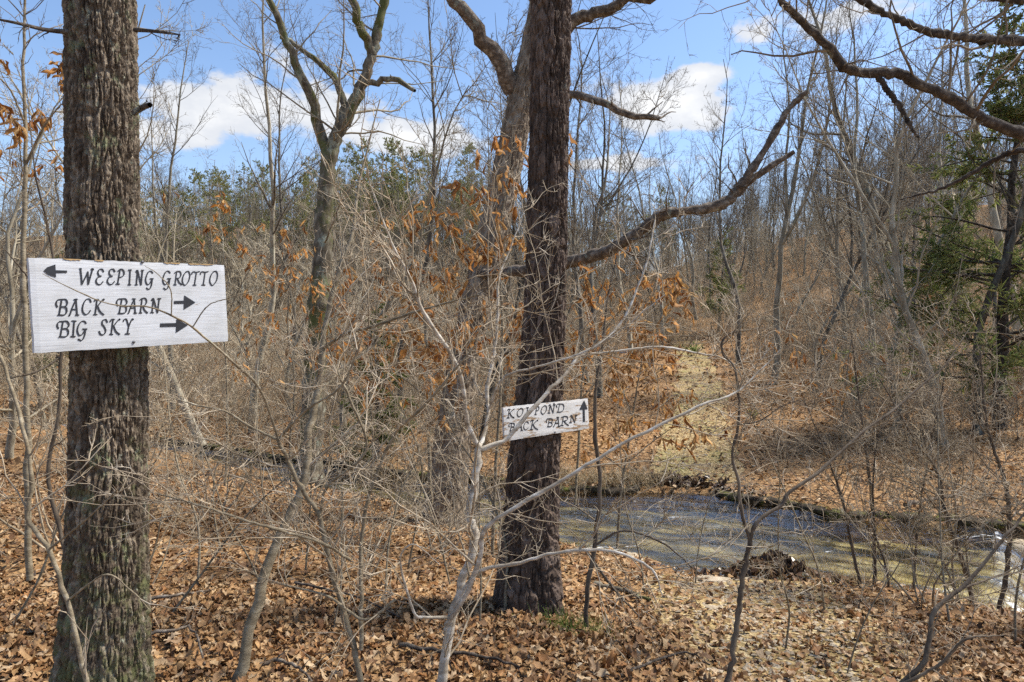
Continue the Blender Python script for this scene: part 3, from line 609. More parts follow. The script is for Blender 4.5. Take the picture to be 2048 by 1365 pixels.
def sign(name, label, corners, YL, YR, zoom, letters, arrows, pmat, thick, nails, seed, nib=.10, chips=()):
    (tlx, tly), (trx, tryy), (brx, bry), (blx, bly) = corners
    TL, TR, BR, BL = (Vector(at(a, b, d)) for a, b, d in ((tlx, tly, YL), (trx, tryy, YR), (brx, bry, YR), (blx, bly, YL)))
    c = (TL + TR + BR + BL) / 4
    ux = ((TR - TL) + (BR - BL)).normalized(); uy = ((TL - BL) + (TR - BR)); uy = (uy - ux * uy.dot(ux)).normalized(); uz = ux.cross(uy)
    w = ((TR - TL).length + (BR - BL).length) / 2; h = ((TL - BL).length + (TR - BR).length) / 2
    root = empty(name); root.matrix_world = Matrix(((ux.x, uy.x, uz.x, c.x), (ux.y, uy.y, uz.y, c.y), (ux.z, uy.z, uz.z, c.z), (0, 0, 0, 1)))
    tag(root, label, 'sign', 'hand painted trail signs')
    inv = root.matrix_world.inverted()
    def loc(zx, zy):                                           # photo pixel of the lettering -> place on the board's face
        px, py = zoom[0] + zx / zoom[2], zoom[1] + zy / zoom[2]
        o = Vector((0, 0, CAMH)); d = Vector(at(px, py, 1.0)) - o
        t = (c - o).dot(uz) / d.dot(uz); p = inv @ (o + d * t); return np.array([p.x, p.y])
    rg = np.random.default_rng(seed)
    # board: front face grid with softly uneven edges
    nx, ny = 40, 14; X, Yy = np.meshgrid(np.linspace(-w / 2, w / 2, nx), np.linspace(-h / 2, h / 2, ny), indexing='ij')
    ed = .0008; X[0] += rg.normal(size=ny) * ed * .6; X[-1] += rg.normal(size=ny) * ed * .6; Yy[:, 0] += rg.normal(size=nx) * ed; Yy[:, -1] += rg.normal(size=nx) * ed
    Zf = .00008 * rg.normal(size=X.shape); Zf[0] -= .002; Zf[-1] -= .002; Zf[:, 0] -= .002; Zf[:, -1] -= .002
    mb = MB(); fr = np.stack([X, Yy, Zf], -1); bk = fr.copy(); bk[..., 2] = -thick
    fq = grid_faces(nx, ny); mb.add(np.concatenate([fr.reshape(-1, 3), bk.reshape(-1, 3)]), np.concatenate([fq, fq[:, ::-1] + nx * ny]))
    idx = np.arange(nx * ny).reshape(nx, ny); loop = np.concatenate([idx[:, 0], idx[-1, 1:], idx[-2::-1, -1], idx[0, -2:0:-1]])
    l2 = np.roll(loop, -1); mb.f.append(np.stack([loop, loop + nx * ny, l2 + nx * ny, l2], 1))
    mb.build('board', pmat, root, smooth=False)
    for ch, x0, x1, yt, yb in letters:
        b = MB(); k = 0
        p00 = loc(x0, yb); capv = loc(x0, yt) - p00; wv = loc(x1, yb) - p00; cap = np.linalg.norm(capv)
        for kind, pts in GLY[ch]:
            pts = np.array(pts, float)
            if kind == 'c': pts = catmull(np.c_[pts, pts[:, :1] * 0], 6 * len(pts))[:, :2]
            else: pts = np.array([pts[0] * (1 - t) + pts[1] * t for t in np.linspace(0, 1, 5)])
            pts = pts + rg.normal(size=pts.shape) * .006
            q = p00 + pts[:, :1] * wv + pts[:, 1:] * capv
            T = np.gradient(q, axis=0); T /= np.maximum(np.linalg.norm(T, axis=1, keepdims=True), 1e-9)
            ang = np.arctan2(T[:, 1], T[:, 0]); wd = cap * nib * (.55 + .62 * np.abs(np.sin(ang - R(35))))
            q = np.vstack([q[0] - T[0] * wd[0] * .3, q, q[-1] + T[-1] * wd[-1] * .3]); wd = np.r_[wd[0] * .45, wd, wd[-1] * .45]; T = np.vstack([T[0], T, T[-1]])
            Nn = np.c_[-T[:, 1], T[:, 0]]; z = .0016 + .00012 * k; k += 1
            L_, R_ = q + Nn * wd[:, None] / 2, q - Nn * wd[:, None] / 2
            vv = np.empty((len(q) * 2, 3)); vv[0::2, :2] = R_; vv[1::2, :2] = L_; vv[:, 2] = z
            n_ = len(q) - 1; ii = np.arange(n_) * 2; b.add(vv, np.stack([ii, ii + 2, ii + 3, ii + 1], 1))
        b.build('letter', M_INK, root, smooth=False)
    for shaft, head in arrows:
        b = MB(); s = np.array([loc(*p) for p in shaft]); hd = np.array([loc(*p) for p in head])
        b.add(np.c_[s, np.full(len(s), .0016)], [list(range(len(s)))]); b.add(np.c_[hd, np.full(len(hd), .0019)], [list(range(len(hd)))])
        b.build('arrow', M_INK, root, smooth=False)
    for zx, zy in nails:
        p = loc(zx, zy); b = MB(); a = np.arange(10) * 2 * np.pi / 10
        ring = lambda r, z: np.c_[p[0] + r * np.cos(a), p[1] + r * np.sin(a), np.full(10, z)]
        b.add(np.vstack([ring(.0065, .0), ring(.0065, .003), ring(.004, .0045)]), [[i + r * 10, (i + 1) % 10 + r * 10, (i + 1) % 10 + r * 10 + 10, i + r * 10 + 10] for r in (0, 1) for i in range(10)])
        b.f.append(np.array([list(range(b.n - 10, b.n))])); b.build('nail', M_NAIL, root)
    for x0, x1 in chips:                                       # bare wood where the paint has chipped off the top edge
        a, bq = loc(x0, 0)[0], loc(x1, 0)[0]; n_ = 12; xx = np.linspace(a, bq, n_); dz = .001 + .0045 * rg.random(n_); dz[0] = dz[-1] = .001
        b = MB(); top = np.c_[xx, np.full(n_, h / 2 + .0015), np.full(n_, .001)]; bot = np.c_[xx, h / 2 - dz, np.full(n_, .001)]; back = np.c_[xx, np.full(n_, h / 2 + .0015), np.full(n_, -thick)]
        ii = np.arange(n_ - 1); b.add(np.vstack([bot, top, back]), np.vstack([np.stack([ii, ii + 1, ii + 1 + n_, ii + n_], 1), np.stack([ii + n_, ii + 1 + n_, ii + 1 + 2 * n_, ii + 2 * n_], 1)]))
        b.build('chipped_edge', M_RAWWOOD, root, smooth=False)
    return root
sign('trail_sign', 'large white board reading WEEPING GROTTO, BACK BARN and BIG SKY nailed to the trunk', [(63, 516), (453, 531), (453, 683), (64, 707)], 2.75, 3.45, (40, 490, 4.6545),
     [('W', 555, 680, 222, 370), ('E', 705, 780, 228, 368), ('E', 810, 885, 228, 368), ('P', 893, 970, 230, 366), ('I', 1003, 1038, 234, 372), ('N', 1070, 1150, 237, 373), ('G', 1165, 1238, 245, 375),
      ('G', 1325, 1400, 245, 375), ('R', 1430, 1505, 250, 373), ('O', 1508, 1582, 248, 375), ('T', 1598, 1668, 250, 375), ('T', 1678, 1750, 250, 375), ('O', 1763, 1840, 246, 375),
      ('B', 335, 440, 508, 655), ('A', 455, 545, 508, 655), ('C', 576, 662, 505, 648), ('K', 685, 780, 508, 650), ('B', 898, 995, 503, 640), ('A', 1005, 1085, 503, 636), ('R', 1108, 1185, 500, 635), ('N', 1213, 1308, 500, 632),
      ('B', 345, 455, 712, 858), ('I', 470, 525, 710, 855), ('G', 528, 618, 710, 848), ('S', 735, 815, 697, 838), ('K', 833, 928, 694, 835), ('Y', 960, 1050, 692, 830)],
     [([(437, 240), (437, 262), (325, 264), (325, 236)], [(218, 243), (250, 210), (328, 183), (335, 305), (260, 280)]),
      ([(1432, 524), (1530, 520), (1530, 549), (1432, 550)], [(1527, 470), (1632, 537), (1522, 605)]),
      ([(1303, 732), (1458, 728), (1458, 762), (1303, 766)], [(1455, 690), (1562, 748), (1450, 820)])], M_PAINT, .022, [(1058, 905), (1140, 160)], 4, chips=[(395, 560), (690, 770), (1330, 1480), (1560, 1790)])
sign('trail_sign', 'small flaking white board reading KOI POND and BACK BARN on the pine', [(1005, 815), (1176, 798), (1179, 857), (1012, 883)], 4.6, 5.2, (980, 770, 9.309),
     [('K', 315, 450, 455, 615), ('O', 500, 615, 440, 592), ('I', 665, 720, 425, 575), ('P', 828, 912, 405, 550), ('O', 945, 1055, 390, 545), ('N', 1075, 1215, 372, 525), ('D', 1235, 1375, 355, 508),
      ('B', 350, 455, 715, 860), ('A', 500, 605, 695, 848), ('C', 622, 718, 690, 836), ('K', 745, 888, 662, 832), ('B', 1045, 1162, 630, 780), ('A', 1180, 1300, 606, 775), ('R', 1315, 1460, 590, 755), ('N', 1475, 1620, 568, 705)],
     [([(1722, 445), (1762, 445), (1768, 688), (1726, 690)], [(1750, 285), (1815, 455), (1658, 467)])], M_PAINT2, .02, [(1190, 350), (1210, 880)], 7, nib=.14)
def far_sign():
    Y = 34.0; c = at(1246, 704, Y); root = tag(empty('trail_sign', c), 'tiny pale board on a thin trunk far up the trail', 'sign', 'hand painted trail signs')
    b = MB(); X, Z = np.meshgrid(np.linspace(-.2, .2, 6), np.linspace(-.07, .07, 4), indexing='ij'); f = np.stack([X, X * 0, Z], -1).reshape(-1, 3); k = f.copy(); k[:, 1] = .02
    q = grid_faces(6, 4); b.add(np.vstack([f, k]), np.vstack([q, q[:, ::-1] + 24])); b.build('board', M_PAINT, root, smooth=False)
    m = MB(); x = np.linspace(-.17, .17, 9)
    for j, zz in enumerate((.028, -.03)): m.add(np.c_[np.r_[x, x], np.full(18, -.004), np.r_[zz - .012 * np.ones(9), zz + .012 * np.ones(9)]], [[i, i + 1, i + 10, i + 9] for i in range(0, 8, 2)])
    tag(m.build('lettering', M_INK, root, smooth=False), kind='stuff')
far_sign()

# ------------------------------------------------------------------ foreground shrubs and saplings, limb by limb
def clear_signs(lev):
    P, r_ = lev
    if len(P) == 0: return lev
    px = 1024 + P[..., 0] / P[..., 1] * F; py = 682.5 - (P[..., 2] - CAMH) / P[..., 1] * F
    bad = ((px > 50) & (px < 462) & (py > 508) & (py < 712)) | ((px > 998) & (px < 1184) & (py > 792) & (py < 888))
    k = ~bad.any(1); return P[k], r_[k]
def sapling(name, label, stems, barkm, twigm, rng, d1=3.2, d2=5, l1=(.25, .7), d3=0, n=26, sides=8, jit=.004, trop=.06, group=None, cat='shrub', rmin=.0027, wander=.2, grow_from=.12, leaf=None, ang=(30, 65)):
    base = np.array(at(*stems[0][0][:3])); base[2] = G(base[0], base[1])
    root = tag(empty(name, base), label, cat, group)
    Ps, Rs = [], []
    for k, pl in enumerate(stems):
        pl = [tuple(p) for p in pl]
        P, r_ = traced(pl, n + 14); P = jitter(P, rng, 1.0 * min(jit, .18 * float(r_.mean()))); r_ = gnarl(r_, rng, .06) * .80
        b = MB(); tubes(b, P, r_, sides if k == 0 else max(5, sides - 2)); b.build('trunk' if k == 0 else 'limb', barkm, root, base)
        Ps.append(P); Rs.append(r_)
    P = np.concatenate(Ps); r_ = np.concatenate(Rs)
    a = sprout(rng, P, r_, d1, rel=False, tr=(grow_from, 1), ang=ang, length=l1, rr=.5, n=7, wander=wander, trop=trop, rmin=rmin, tfall=.3, rabs=.010); a = clear_signs(a)
    b2 = sprout(rng, *a, d2, tr=(.1, 1), ang=(25, 60), length=(.25, .6), n=4, wander=wander, trop=.03, rmin=rmin); b2 = clear_signs(b2)
    cb = MB(); tubes_at(cb, a, 4); tubes_at(cb, b2, 3)
    if d3: tubes_at(cb, clear_signs(sprout(rng, *b2, d3, tr=(.1, 1), ang=(25, 65), length=(.3, .6), n=3, wander=.2, rmin=rmin * .8)), 3)
    cb.build('crown', twigm, root, base)
    return root, a, b2
rng = np.random.default_rng(23)
sapling('bare_shrub', 'pale smooth barked shrub forking in front of the pine and its small sign', [
    [(880, 1400, 3.35, .030), (887, 1332, 3.35, .029), (908, 1229, 3.38, .027), (928, 1152, 3.4, .026), (951, 1075, 3.42, .026), (938, 1034, 3.44, .025), (946, 993, 3.46, .025), (954, 932, 3.48, .024), (959, 896, 3.5, .023)],
    [(959, 896, 3.5, .018), (933, 844, 3.45, .016), (928, 778, 3.4, .015), (908, 721, 3.35, .014), (877, 672, 3.3, .013), (841, 615, 3.25, .012), (820, 554, 3.2, .010), (785, 492, 3.15, .008), (765, 440, 3.1, .006), (735, 350, 3.05, .003)],
    [(959, 896, 3.5, .014), (969, 870, 3.55, .014), (977, 819, 3.6, .013), (974, 778, 3.63, .013), (987, 716, 3.66, .012), (995, 641, 3.7, .011), (997, 559, 3.75, .008), (1020, 500, 3.8, .005), (1050, 420, 3.85, .003)],
    [(959, 900, 3.5, .017), (1010, 880, 3.52, .016), (1051, 834, 3.55, .016), (1092, 788, 3.6, .015), (1133, 747, 3.65, .014), (1159, 711, 3.7, .013), (1220, 672, 3.75, .011), (1262, 610, 3.8, .009), (1295, 520, 3.85, .007), (1310, 440, 3.9, .003)],
    [(892, 1250, 3.36, .016), (928, 1198, 3.3, .015), (959, 1116, 3.25, .014), (969, 1060, 3.22, .014), (1026, 1019, 3.2, .013), (1113, 967, 3.2, .012), (1205, 911, 3.2, .011), (1300, 860, 3.22, .010), (1400, 812, 3.25, .009), (1480, 780, 3.3, .007), (1560, 700, 3.35, .003)],
    [(890, 1260, 3.36, .013), (950, 1150, 3.3, .012), (1040, 1127, 3.25, .011), (1113, 1106, 3.2, .010), (1215, 1101, 3.15, .009), (1300, 1137, 3.1, .007), (1325, 1190, 3.05, .003)],
    [(905, 1235, 3.37, .010), (850, 1235, 3.3, .009), (828, 1225, 3.25, .008), (805, 1150, 3.2, .007), (802, 1110, 3.15, .006), (830, 1090, 3.1, .004), (880, 1130, 3.1, .002)],
    [(1159, 711, 3.7, .009), (1240, 702, 3.7, .008), (1320, 694, 3.72, .008), (1400, 708, 3.75, .007), (1450, 720, 3.8, .005), (1500, 770, 3.9, .002)],
    [(977, 819, 3.6, .010), (1010, 755, 3.5, .009), (1090, 730, 3.45, .008), (1200, 690, 3.4, .006), (1330, 590, 3.35, .003)],
], M_PALE, M_PALETWIG, rng, d1=8.0, d2=6, l1=(.35, 1.1), d3=3)
sapling('bare_shrub', 'twin stemmed brownish shrub spreading between the leaning stem and the pale shrub', [
    [(722, 1400, 3.1, .019), (718, 1342, 3.1, .018), (687, 1224, 3.12, .016), (662, 1137, 3.13, .015), (646, 1065, 3.14, .014), (636, 1024, 3.14, .013), (600, 973, 3.12, .012), (570, 910, 3.1, .011), (557, 880, 3.08, .010)],
    [(722, 1300, 3.1, .014), (723, 1178, 3.15, .013), (723, 1075, 3.2, .012), (738, 993, 3.2, .011), (769, 911, 3.2, .010), (795, 860, 3.18, .010), (841, 819, 3.15, .009), (887, 767, 3.1, .007), (950, 690, 3.05, .003)],
    [(557, 880, 3.08, .008), (503, 855, 3.1, .007), (451, 824, 3.12, .006), (385, 809, 3.15, .005), (330, 790, 3.2, .002)],
    [(557, 880, 3.08, .008), (579, 855, 3.05, .008), (615, 819, 3.0, .007), (682, 773, 2.95, .006), (720, 690, 2.9, .003)],
    [(640, 1030, 3.14, .009), (656, 973, 3.1, .008), (733, 901, 3.05, .008), (700, 800, 3.0, .007), (676, 745, 2.98, .006), (640, 650, 2.95, .003)],
    [(557, 880, 3.08, .008), (520, 780, 2.95, .007), (455, 715, 2.8, .006), (385, 655, 2.66, .005), (340, 630, 2.6, .0045), (300, 615, 2.56, .004), (230, 610, 2.5, .0035), (170, 590, 2.47, .003), (85, 548, 2.45, .0015)],
    [(385, 655, 2.66, .003), (415, 613, 2.66, .0028), (453, 598, 2.68, .0024), (520, 578, 2.7, .0015)],
    [(343, 631, 2.6, .003), (341, 580, 2.58, .0026), (312, 546, 2.56, .002), (288, 532, 2.55, .001)],
    [(700, 1120, 3.12, .010), (640, 1085, 3.0, .009), (560, 1062, 2.9, .008), (470, 1035, 2.85, .007), (380, 1005, 2.8, .005), (300, 985, 2.8, .002)],
    [(790, 1200, 3.1, .008), (730, 1240, 3.1, .008), (660, 1195, 3.1, .007), (590, 1175, 3.15, .004), (540, 1165, 3.2, .002)],
], M_GREYSAP, M_PALETWIG, rng, d1=8.0, d2=6, l1=(.3, 1.0), d3=3)
sapling('bare_sapling', 'smooth grey stem leaning right as it rises from the leaves', [
    [(470, 1400, 3.55, .040), (477, 1365, 3.56, .038), (502, 1260, 3.62, .036), (523, 1173, 3.68, .034), (554, 1085, 3.75, .032), (585, 1019, 3.8, .030), (610, 952, 3.85, .028), (620, 860, 3.9, .026), (636, 788, 3.95, .024), (646, 696, 4.0, .022), (660, 600, 4.05, .019), (700, 480, 4.1, .015), (720, 360, 4.2, .010), (760, 200, 4.3, .004)],
    [(646, 696, 4.0, .014), (690, 668, 3.9, .013), (740, 655, 3.8, .012), (850, 618, 3.7, .009), (960, 590, 3.6, .004)],
    [(636, 788, 3.95, .012), (690, 735, 4.1, .010), (770, 670, 4.2, .007), (860, 560, 4.3, .003)],
], M_GREYSAP, M_PALETWIG, rng, d1=5.5, d2=6, l1=(.3, 1.0), d3=3, cat='sapling', grow_from=.4)
sapling('bare_sapling', 'curved thin stem rising from the bottom edge before the furrowed trunk', [
    [(178, 1420, 2.5, .012), (174, 1365, 2.5, .012), (133, 1203, 2.52, .011), (97, 1100, 2.54, .011), (56, 1039, 2.55, .010), (64, 952, 2.56, .010), (36, 819, 2.58, .009), (0, 706, 2.6, .008), (-40, 560, 2.6, .004)],
    [(97, 1100, 2.54, .006), (160, 1050, 2.5, .005), (215, 1000, 2.46, .0035), (248, 965, 2.44, .0015)],
    [(133, 1203, 2.52, .005), (210, 1150, 2.5, .004), (260, 1180, 2.5, .003), (300, 1220, 2.5, .0015)],
], M_GREYSAP, M_PALETWIG, rng, d1=2.6, d2=3, l1=(.2, .6), d3=1, cat='sapling')
rA, aA, bA = sapling('bare_sapling', 'tall straight sapling with rusty leaves high up at the picture edge', [
    [(60, 1160, 5.0, .030), (56, 1024, 5.0, .028), (54, 819, 5.0, .026), (50, 665, 5.0, .024), (46, 500, 5.0, .022), (52, 330, 5.0, .018), (48, 150, 5.0, .014), (50, 0, 5.0, .010), (60, -200, 5.0, .004)],
    [(52, 330, 5.0, .012), (90, 250, 4.9, .009), (140, 190, 4.8, .004)], [(50, 250, 5.0, .010), (20, 180, 4.9, .008), (-30, 130, 4.8, .004)]],
    M_GREYSAP, M_BROWNTWIG, rng, d1=3.4, d2=4, l1=(.3, .9), d3=2, cat='sapling', grow_from=.3)
sapling('bare_sapling', 'slim crooked sapling just before the left side of the furrowed trunk', [
    [(130, 1130, 4.1, .017), (128, 1090, 4.1, .016), (103, 998, 4.1, .015), (97, 931, 4.1, .014), (118, 819, 4.1, .013), (122, 716, 4.1, .012), (118, 600, 4.1, .011), (100, 480, 4.1, .009), (70, 340, 4.0, .006), (55, 200, 4.0, .003)],
    [(118, 640, 4.1, .009), (60, 560, 4.0, .007), (10, 500, 3.9, .004)], [(120, 716, 4.1, .009), (70, 745, 4.0, .007), (0, 760, 3.9, .004)]],
    M_DARKSAP, M_BROWNTWIG, rng, d1=3.2, d2=4, l1=(.3, .8), d3=2, cat='sapling')
sapling('bare_sapling', 'dark Y shaped sapling standing before the stream and trail', [
    [(1450, 1400, 3.2, .018), (1456, 1365, 3.2, .0175), (1475, 1247, 3.25, .0165), (1486, 1154, 3.28, .016), (1500, 1083, 3.3, .0155)],
    [(1500, 1083, 3.3, .012), (1481, 1011, 3.32, .011), (1478, 968, 3.33, .010), (1464, 913, 3.34, .010), (1475, 864, 3.35, .009), (1478, 809, 3.36, .0085), (1470, 738, 3.38, .007), (1445, 705, 3.4, .006), (1455, 670, 3.4, .005), (1530, 655, 3.45, .002)],
    [(1500, 1083, 3.3, .012), (1514, 1044, 3.3, .011), (1563, 1011, 3.32, .0105), (1579, 984, 3.34, .010), (1629, 951, 3.36, .010), (1678, 907, 3.4, .009), (1733, 858, 3.45, .008), (1788, 820, 3.5, .007), (1837, 776, 3.55, .006), (1892, 727, 3.6, .004), (1950, 640, 3.7, .002)],
    [(1476, 850, 3.35, .006), (1520, 842, 3.3, .005), (1560, 815, 3.28, .0035), (1600, 800, 3.25, .0015)],
], M_DARKSAP, M_BROWNTWIG, rng, d1=4, d2=4, l1=(.2, .7), d3=2, cat='sapling', grow_from=.3)
sapling('bare_sapling', 'thin dark sapling rising close beside the base of the pine', [
    [(1174, 1280, 4.7, .024), (1172, 1203, 4.7, .022), (1190, 1085, 4.7, .021), (1200, 973, 4.7, .018), (1192, 885, 4.7, .016), (1190, 793, 4.7, .014), (1203, 706, 4.7, .011), (1215, 600, 4.7, .007), (1240, 480, 4.7, .003)],
    [(1190, 1090, 4.7, .012), (1250, 1062, 4.6, .010), (1330, 1090, 4.5, .008), (1400, 1150, 4.45, .003)],
    [(1185, 1120, 4.7, .012), (1230, 1180, 4.6, .010), (1280, 1235, 4.5, .005)]],
    M_DARKSAP, M_BROWNTWIG, rng, d1=3.6, d2=5, l1=(.25, .7), d3=2, cat='sapling')
sapling('bare_sapling', 'bent brown stem reaching over the rapids from the bottom corner', [
    [(1790, 1400, 3.3, .016), (1804, 1365, 3.3, .016), (1848, 1324, 3.3, .015), (1864, 1236, 3.35, .014), (1881, 1209, 3.36, .014), (1936, 1165, 3.4, .012), (2007, 1077, 3.45, .009), (2060, 1010, 3.5, .006), (2120, 900, 3.5, .003)],
    [(1864, 1236, 3.35, .008), (1900, 1190, 3.5, .007), (2000, 1150, 3.6, .005), (2070, 1120, 3.6, .002)],
    [(1770, 1385, 3.3, .012), (1880, 1330, 3.25, .010), (1930, 1280, 3.2, .007), (2010, 1270, 3.2, .003)]],
    M_DARKSAP, M_BROWNTWIG, rng, d1=4.5, d2=5, l1=(.2, .7), d3=2, cat='sapling')
bank = [
    ('upright stem of the streamside clump rising straight before the water', [(1749, 1200, 6.75, .024), (1749, 1099, 6.75, .022), (1738, 946, 6.75, .018), (1716, 781, 6.75, .012), (1700, 640, 6.75, .005)]),
    ('left leaning dark stem of the streamside clump', [(1728, 1200, 6.8, .022), (1705, 1099, 6.8, .020), (1684, 1000, 6.8, .016), (1650, 900, 6.8, .010), (1600, 780, 6.8, .004)]),
    ('slim stem of the streamside clump leaning over its neighbour', [(1782, 1211, 6.7, .016), (1771, 1132, 6.7, .015), (1749, 1055, 6.7, .013), (1752, 900, 6.7, .009), (1800, 760, 6.7, .004)]),
    ('thin pale stem between the streamside clump and the rapids', [(1826, 1212, 6.6, .016), (1831, 1110, 6.6, .015), (1842, 1000, 6.6, .012), (1868, 860, 6.6, .009), (1900, 700, 6.6, .004)]),
    ('stout stem slanting left from the bank beside the white rapids', [(1952, 1225, 6.3, .030), (1930, 1137, 6.3, .027), (1892, 1028, 6.3, .022), (1875, 946, 6.3, .018), (1826, 875, 6.3, .013), (1760, 760, 6.3, .005)]),
    ('upright brown stem standing right beside the white rapids', [(1996, 1232, 6.1, .026), (2018, 1110, 6.1, .024), (2012, 973, 6.1, .020), (1974, 853, 6.1, .015), (1960, 700, 6.1, .006)]),
]
for lb, pl in bank:
    sapling('bare_sapling', lb, [pl], M_DARKSAP, M_BROWNTWIG if rng.random() < .5 else M_PALETWIG, rng, d1=9.0, d2=6, l1=(.45, 1.6), d3=3, cat='sapling', group='saplings along the near stream bank', grow_from=.3, sides=7)

WHIPS = [(330, 4.6, 2.4, 'thin whip of a sapling just right of the furrowed trunk foot'), (395, 5.4, 2.9, 'slim whip below the right end of the big sign'), (445, 6.6, 2.6, 'slim crooked whip right of the big sign midway to the stream'), (540, 5.0, 2.2, 'slim whip close left of the leaning stem'),
         (610, 5.9, 2.8, 'slim whip close right of the leaning stem'), (665, 4.5, 2.0, 'short whip behind the twin stemmed shrub'), (770, 5.2, 2.7, 'slim whip between twin stemmed shrub and pale shrub'), (815, 6.3, 3.0, 'tall thin whip before the foot of the leaning oak'),
         (905, 5.6, 2.6, 'slim whip just left of the pale shrub stem'), (960, 4.6, 2.3, 'slim whip between pale shrub and pine'), (1010, 4.9, 3.2, 'thin stem pressed close to the left side of the pine'), (1290, 6.0, 2.3, 'slim whip on the near bank right of the pine sapling'),
         (1390, 6.6, 2.0, 'short whip on the near bank by the ledge stone'), (1570, 4.6, 2.0, 'slim whip right of the Y shaped sapling'), (1650, 5.6, 2.6, 'thin whip left of the streamside clump'), (1900, 5.4, 2.7, 'thin whip before the stout slanting stem'), (2030, 4.9, 2.6, 'thin whip at the right edge before the rapids'), (1690, 4.2, 1.5, 'short whip on the leaves below the streamside clump'),
         (20, 4.4, 2.3, 'thin whip at the far left edge'), (240, 7.0, 2.5, 'thin whip behind the furrowed trunk')]
for px, Y, hh, lb in WHIPS:
    X = (px - 1024) / F * Y; z0 = G(X, Y); p = np.array([X, Y, z0 - .03]); d = unit(np.array([rng.normal() * .22, rng.normal() * .15, 1.0])); pl = []
    for j in range(7):
        pl.append((1024 + p[0] / p[1] * F, 682.5 - (p[2] - CAMH) / p[1] * F, p[1], max(.011 * (1 - j / 6.5) * hh / 2.4, .002))); d = unit(d + np.array([rng.normal() * .20, rng.normal() * .12, .05])); p = p + d * hh / 6
    sapling('bare_sapling', lb, [pl], M_GREYSAP, M_PALETWIG, rng, d1=7, d2=5, l1=(.3, .95), d3=3, cat='sapling', group='thin whips on the near bank', sides=6, n=14, trop=.02, ang=(35, 75))

# overhanging limbs of a tree beyond the picture edge
def overhang():
    bx, by = 6.1, 5.6; base = (bx, by, G(bx, by)); root = tag(empty('oak_tree', base), 'tree whose dark crooked limbs hang in from the upper corner', 'tree')
    P = catmull([(bx, by, base[2] - .1), (6.0, 5.6, 1.5), (5.85, 5.5, 3.2), (5.8, 5.45, 5.5), (5.9, 5.4, 9)], 24)[None]; r_ = np.linspace(.2, .08, 24)[None]
    b = MB(); tubes(b, P, r_, 14); b.build('trunk', M_DARKLIMB, root, base)
    cb = MB()
    for pl in [[(2420, 330, 5.5, .062), (2200, 322, 5.2, .055), (2048, 268, 5.0, .047), (1960, 236, 4.95, .044), (1900, 196, 4.9, .041), (1830, 166, 4.85, .039), (1790, 146, 4.82, .038), (1700, 142, 4.8, .036), (1660, 98, 4.75, .031), (1610, 50, 4.7, .029), (1560, 0, 4.65, .025), (1490, -80, 4.6, .012)],
               [(2400, 80, 5.5, .055), (2200, 92, 5.3, .044), (2048, 82, 5.1, .038), (1950, 78, 5.05, .035), (1860, 64, 5.0, .032), (1800, 40, 4.95, .028), (1720, 0, 4.9, .024), (1630, -70, 4.8, .010)],
               [(1752, 150, 4.82, .022), (1775, 180, 4.8, .021), (1800, 215, 4.78, .019), (1822, 255, 4.76, .014), (1838, 276, 4.75, .008)],
               [(2200, 322, 5.2, .030), (2060, 300, 5.3, .026), (1990, 320, 5.4, .022), (1900, 370, 5.5, .015), (1800, 400, 5.6, .006)],
               [(2400, -40, 5.5, .04), (2100, 0, 5.6, .030), (1960, -10, 5.7, .026), (1850, -60, 5.8, .012)]]:
        Q, q = traced(pl, 80); Q = jitter(Q, rng, .004); q = gnarl(q, rng, .10) * .9; m2 = MB(); tubes(m2, Q, q, 10); m2.build('limb', M_DARKLIMB, root, base)
        a = sprout(rng, Q, q, 4.0, rel=False, tr=(.15, 1), ang=(35, 80), length=(.3, 1.2), n=8, wander=.2, rr=.4, trop=.0, tfall=.2, rabs=.012); c = sprout(rng, *a, 5, length=(.25, .6), n=5, wander=.22); d = sprout(rng, *c, 3, length=(.3, .6), n=4, wander=.22)
        tubes_at(cb, a, 5); tubes_at(cb, c, 3); tubes_at(cb, d, 3)
    cb.build('crown', M_BROWNTWIG, root, base)
overhang()

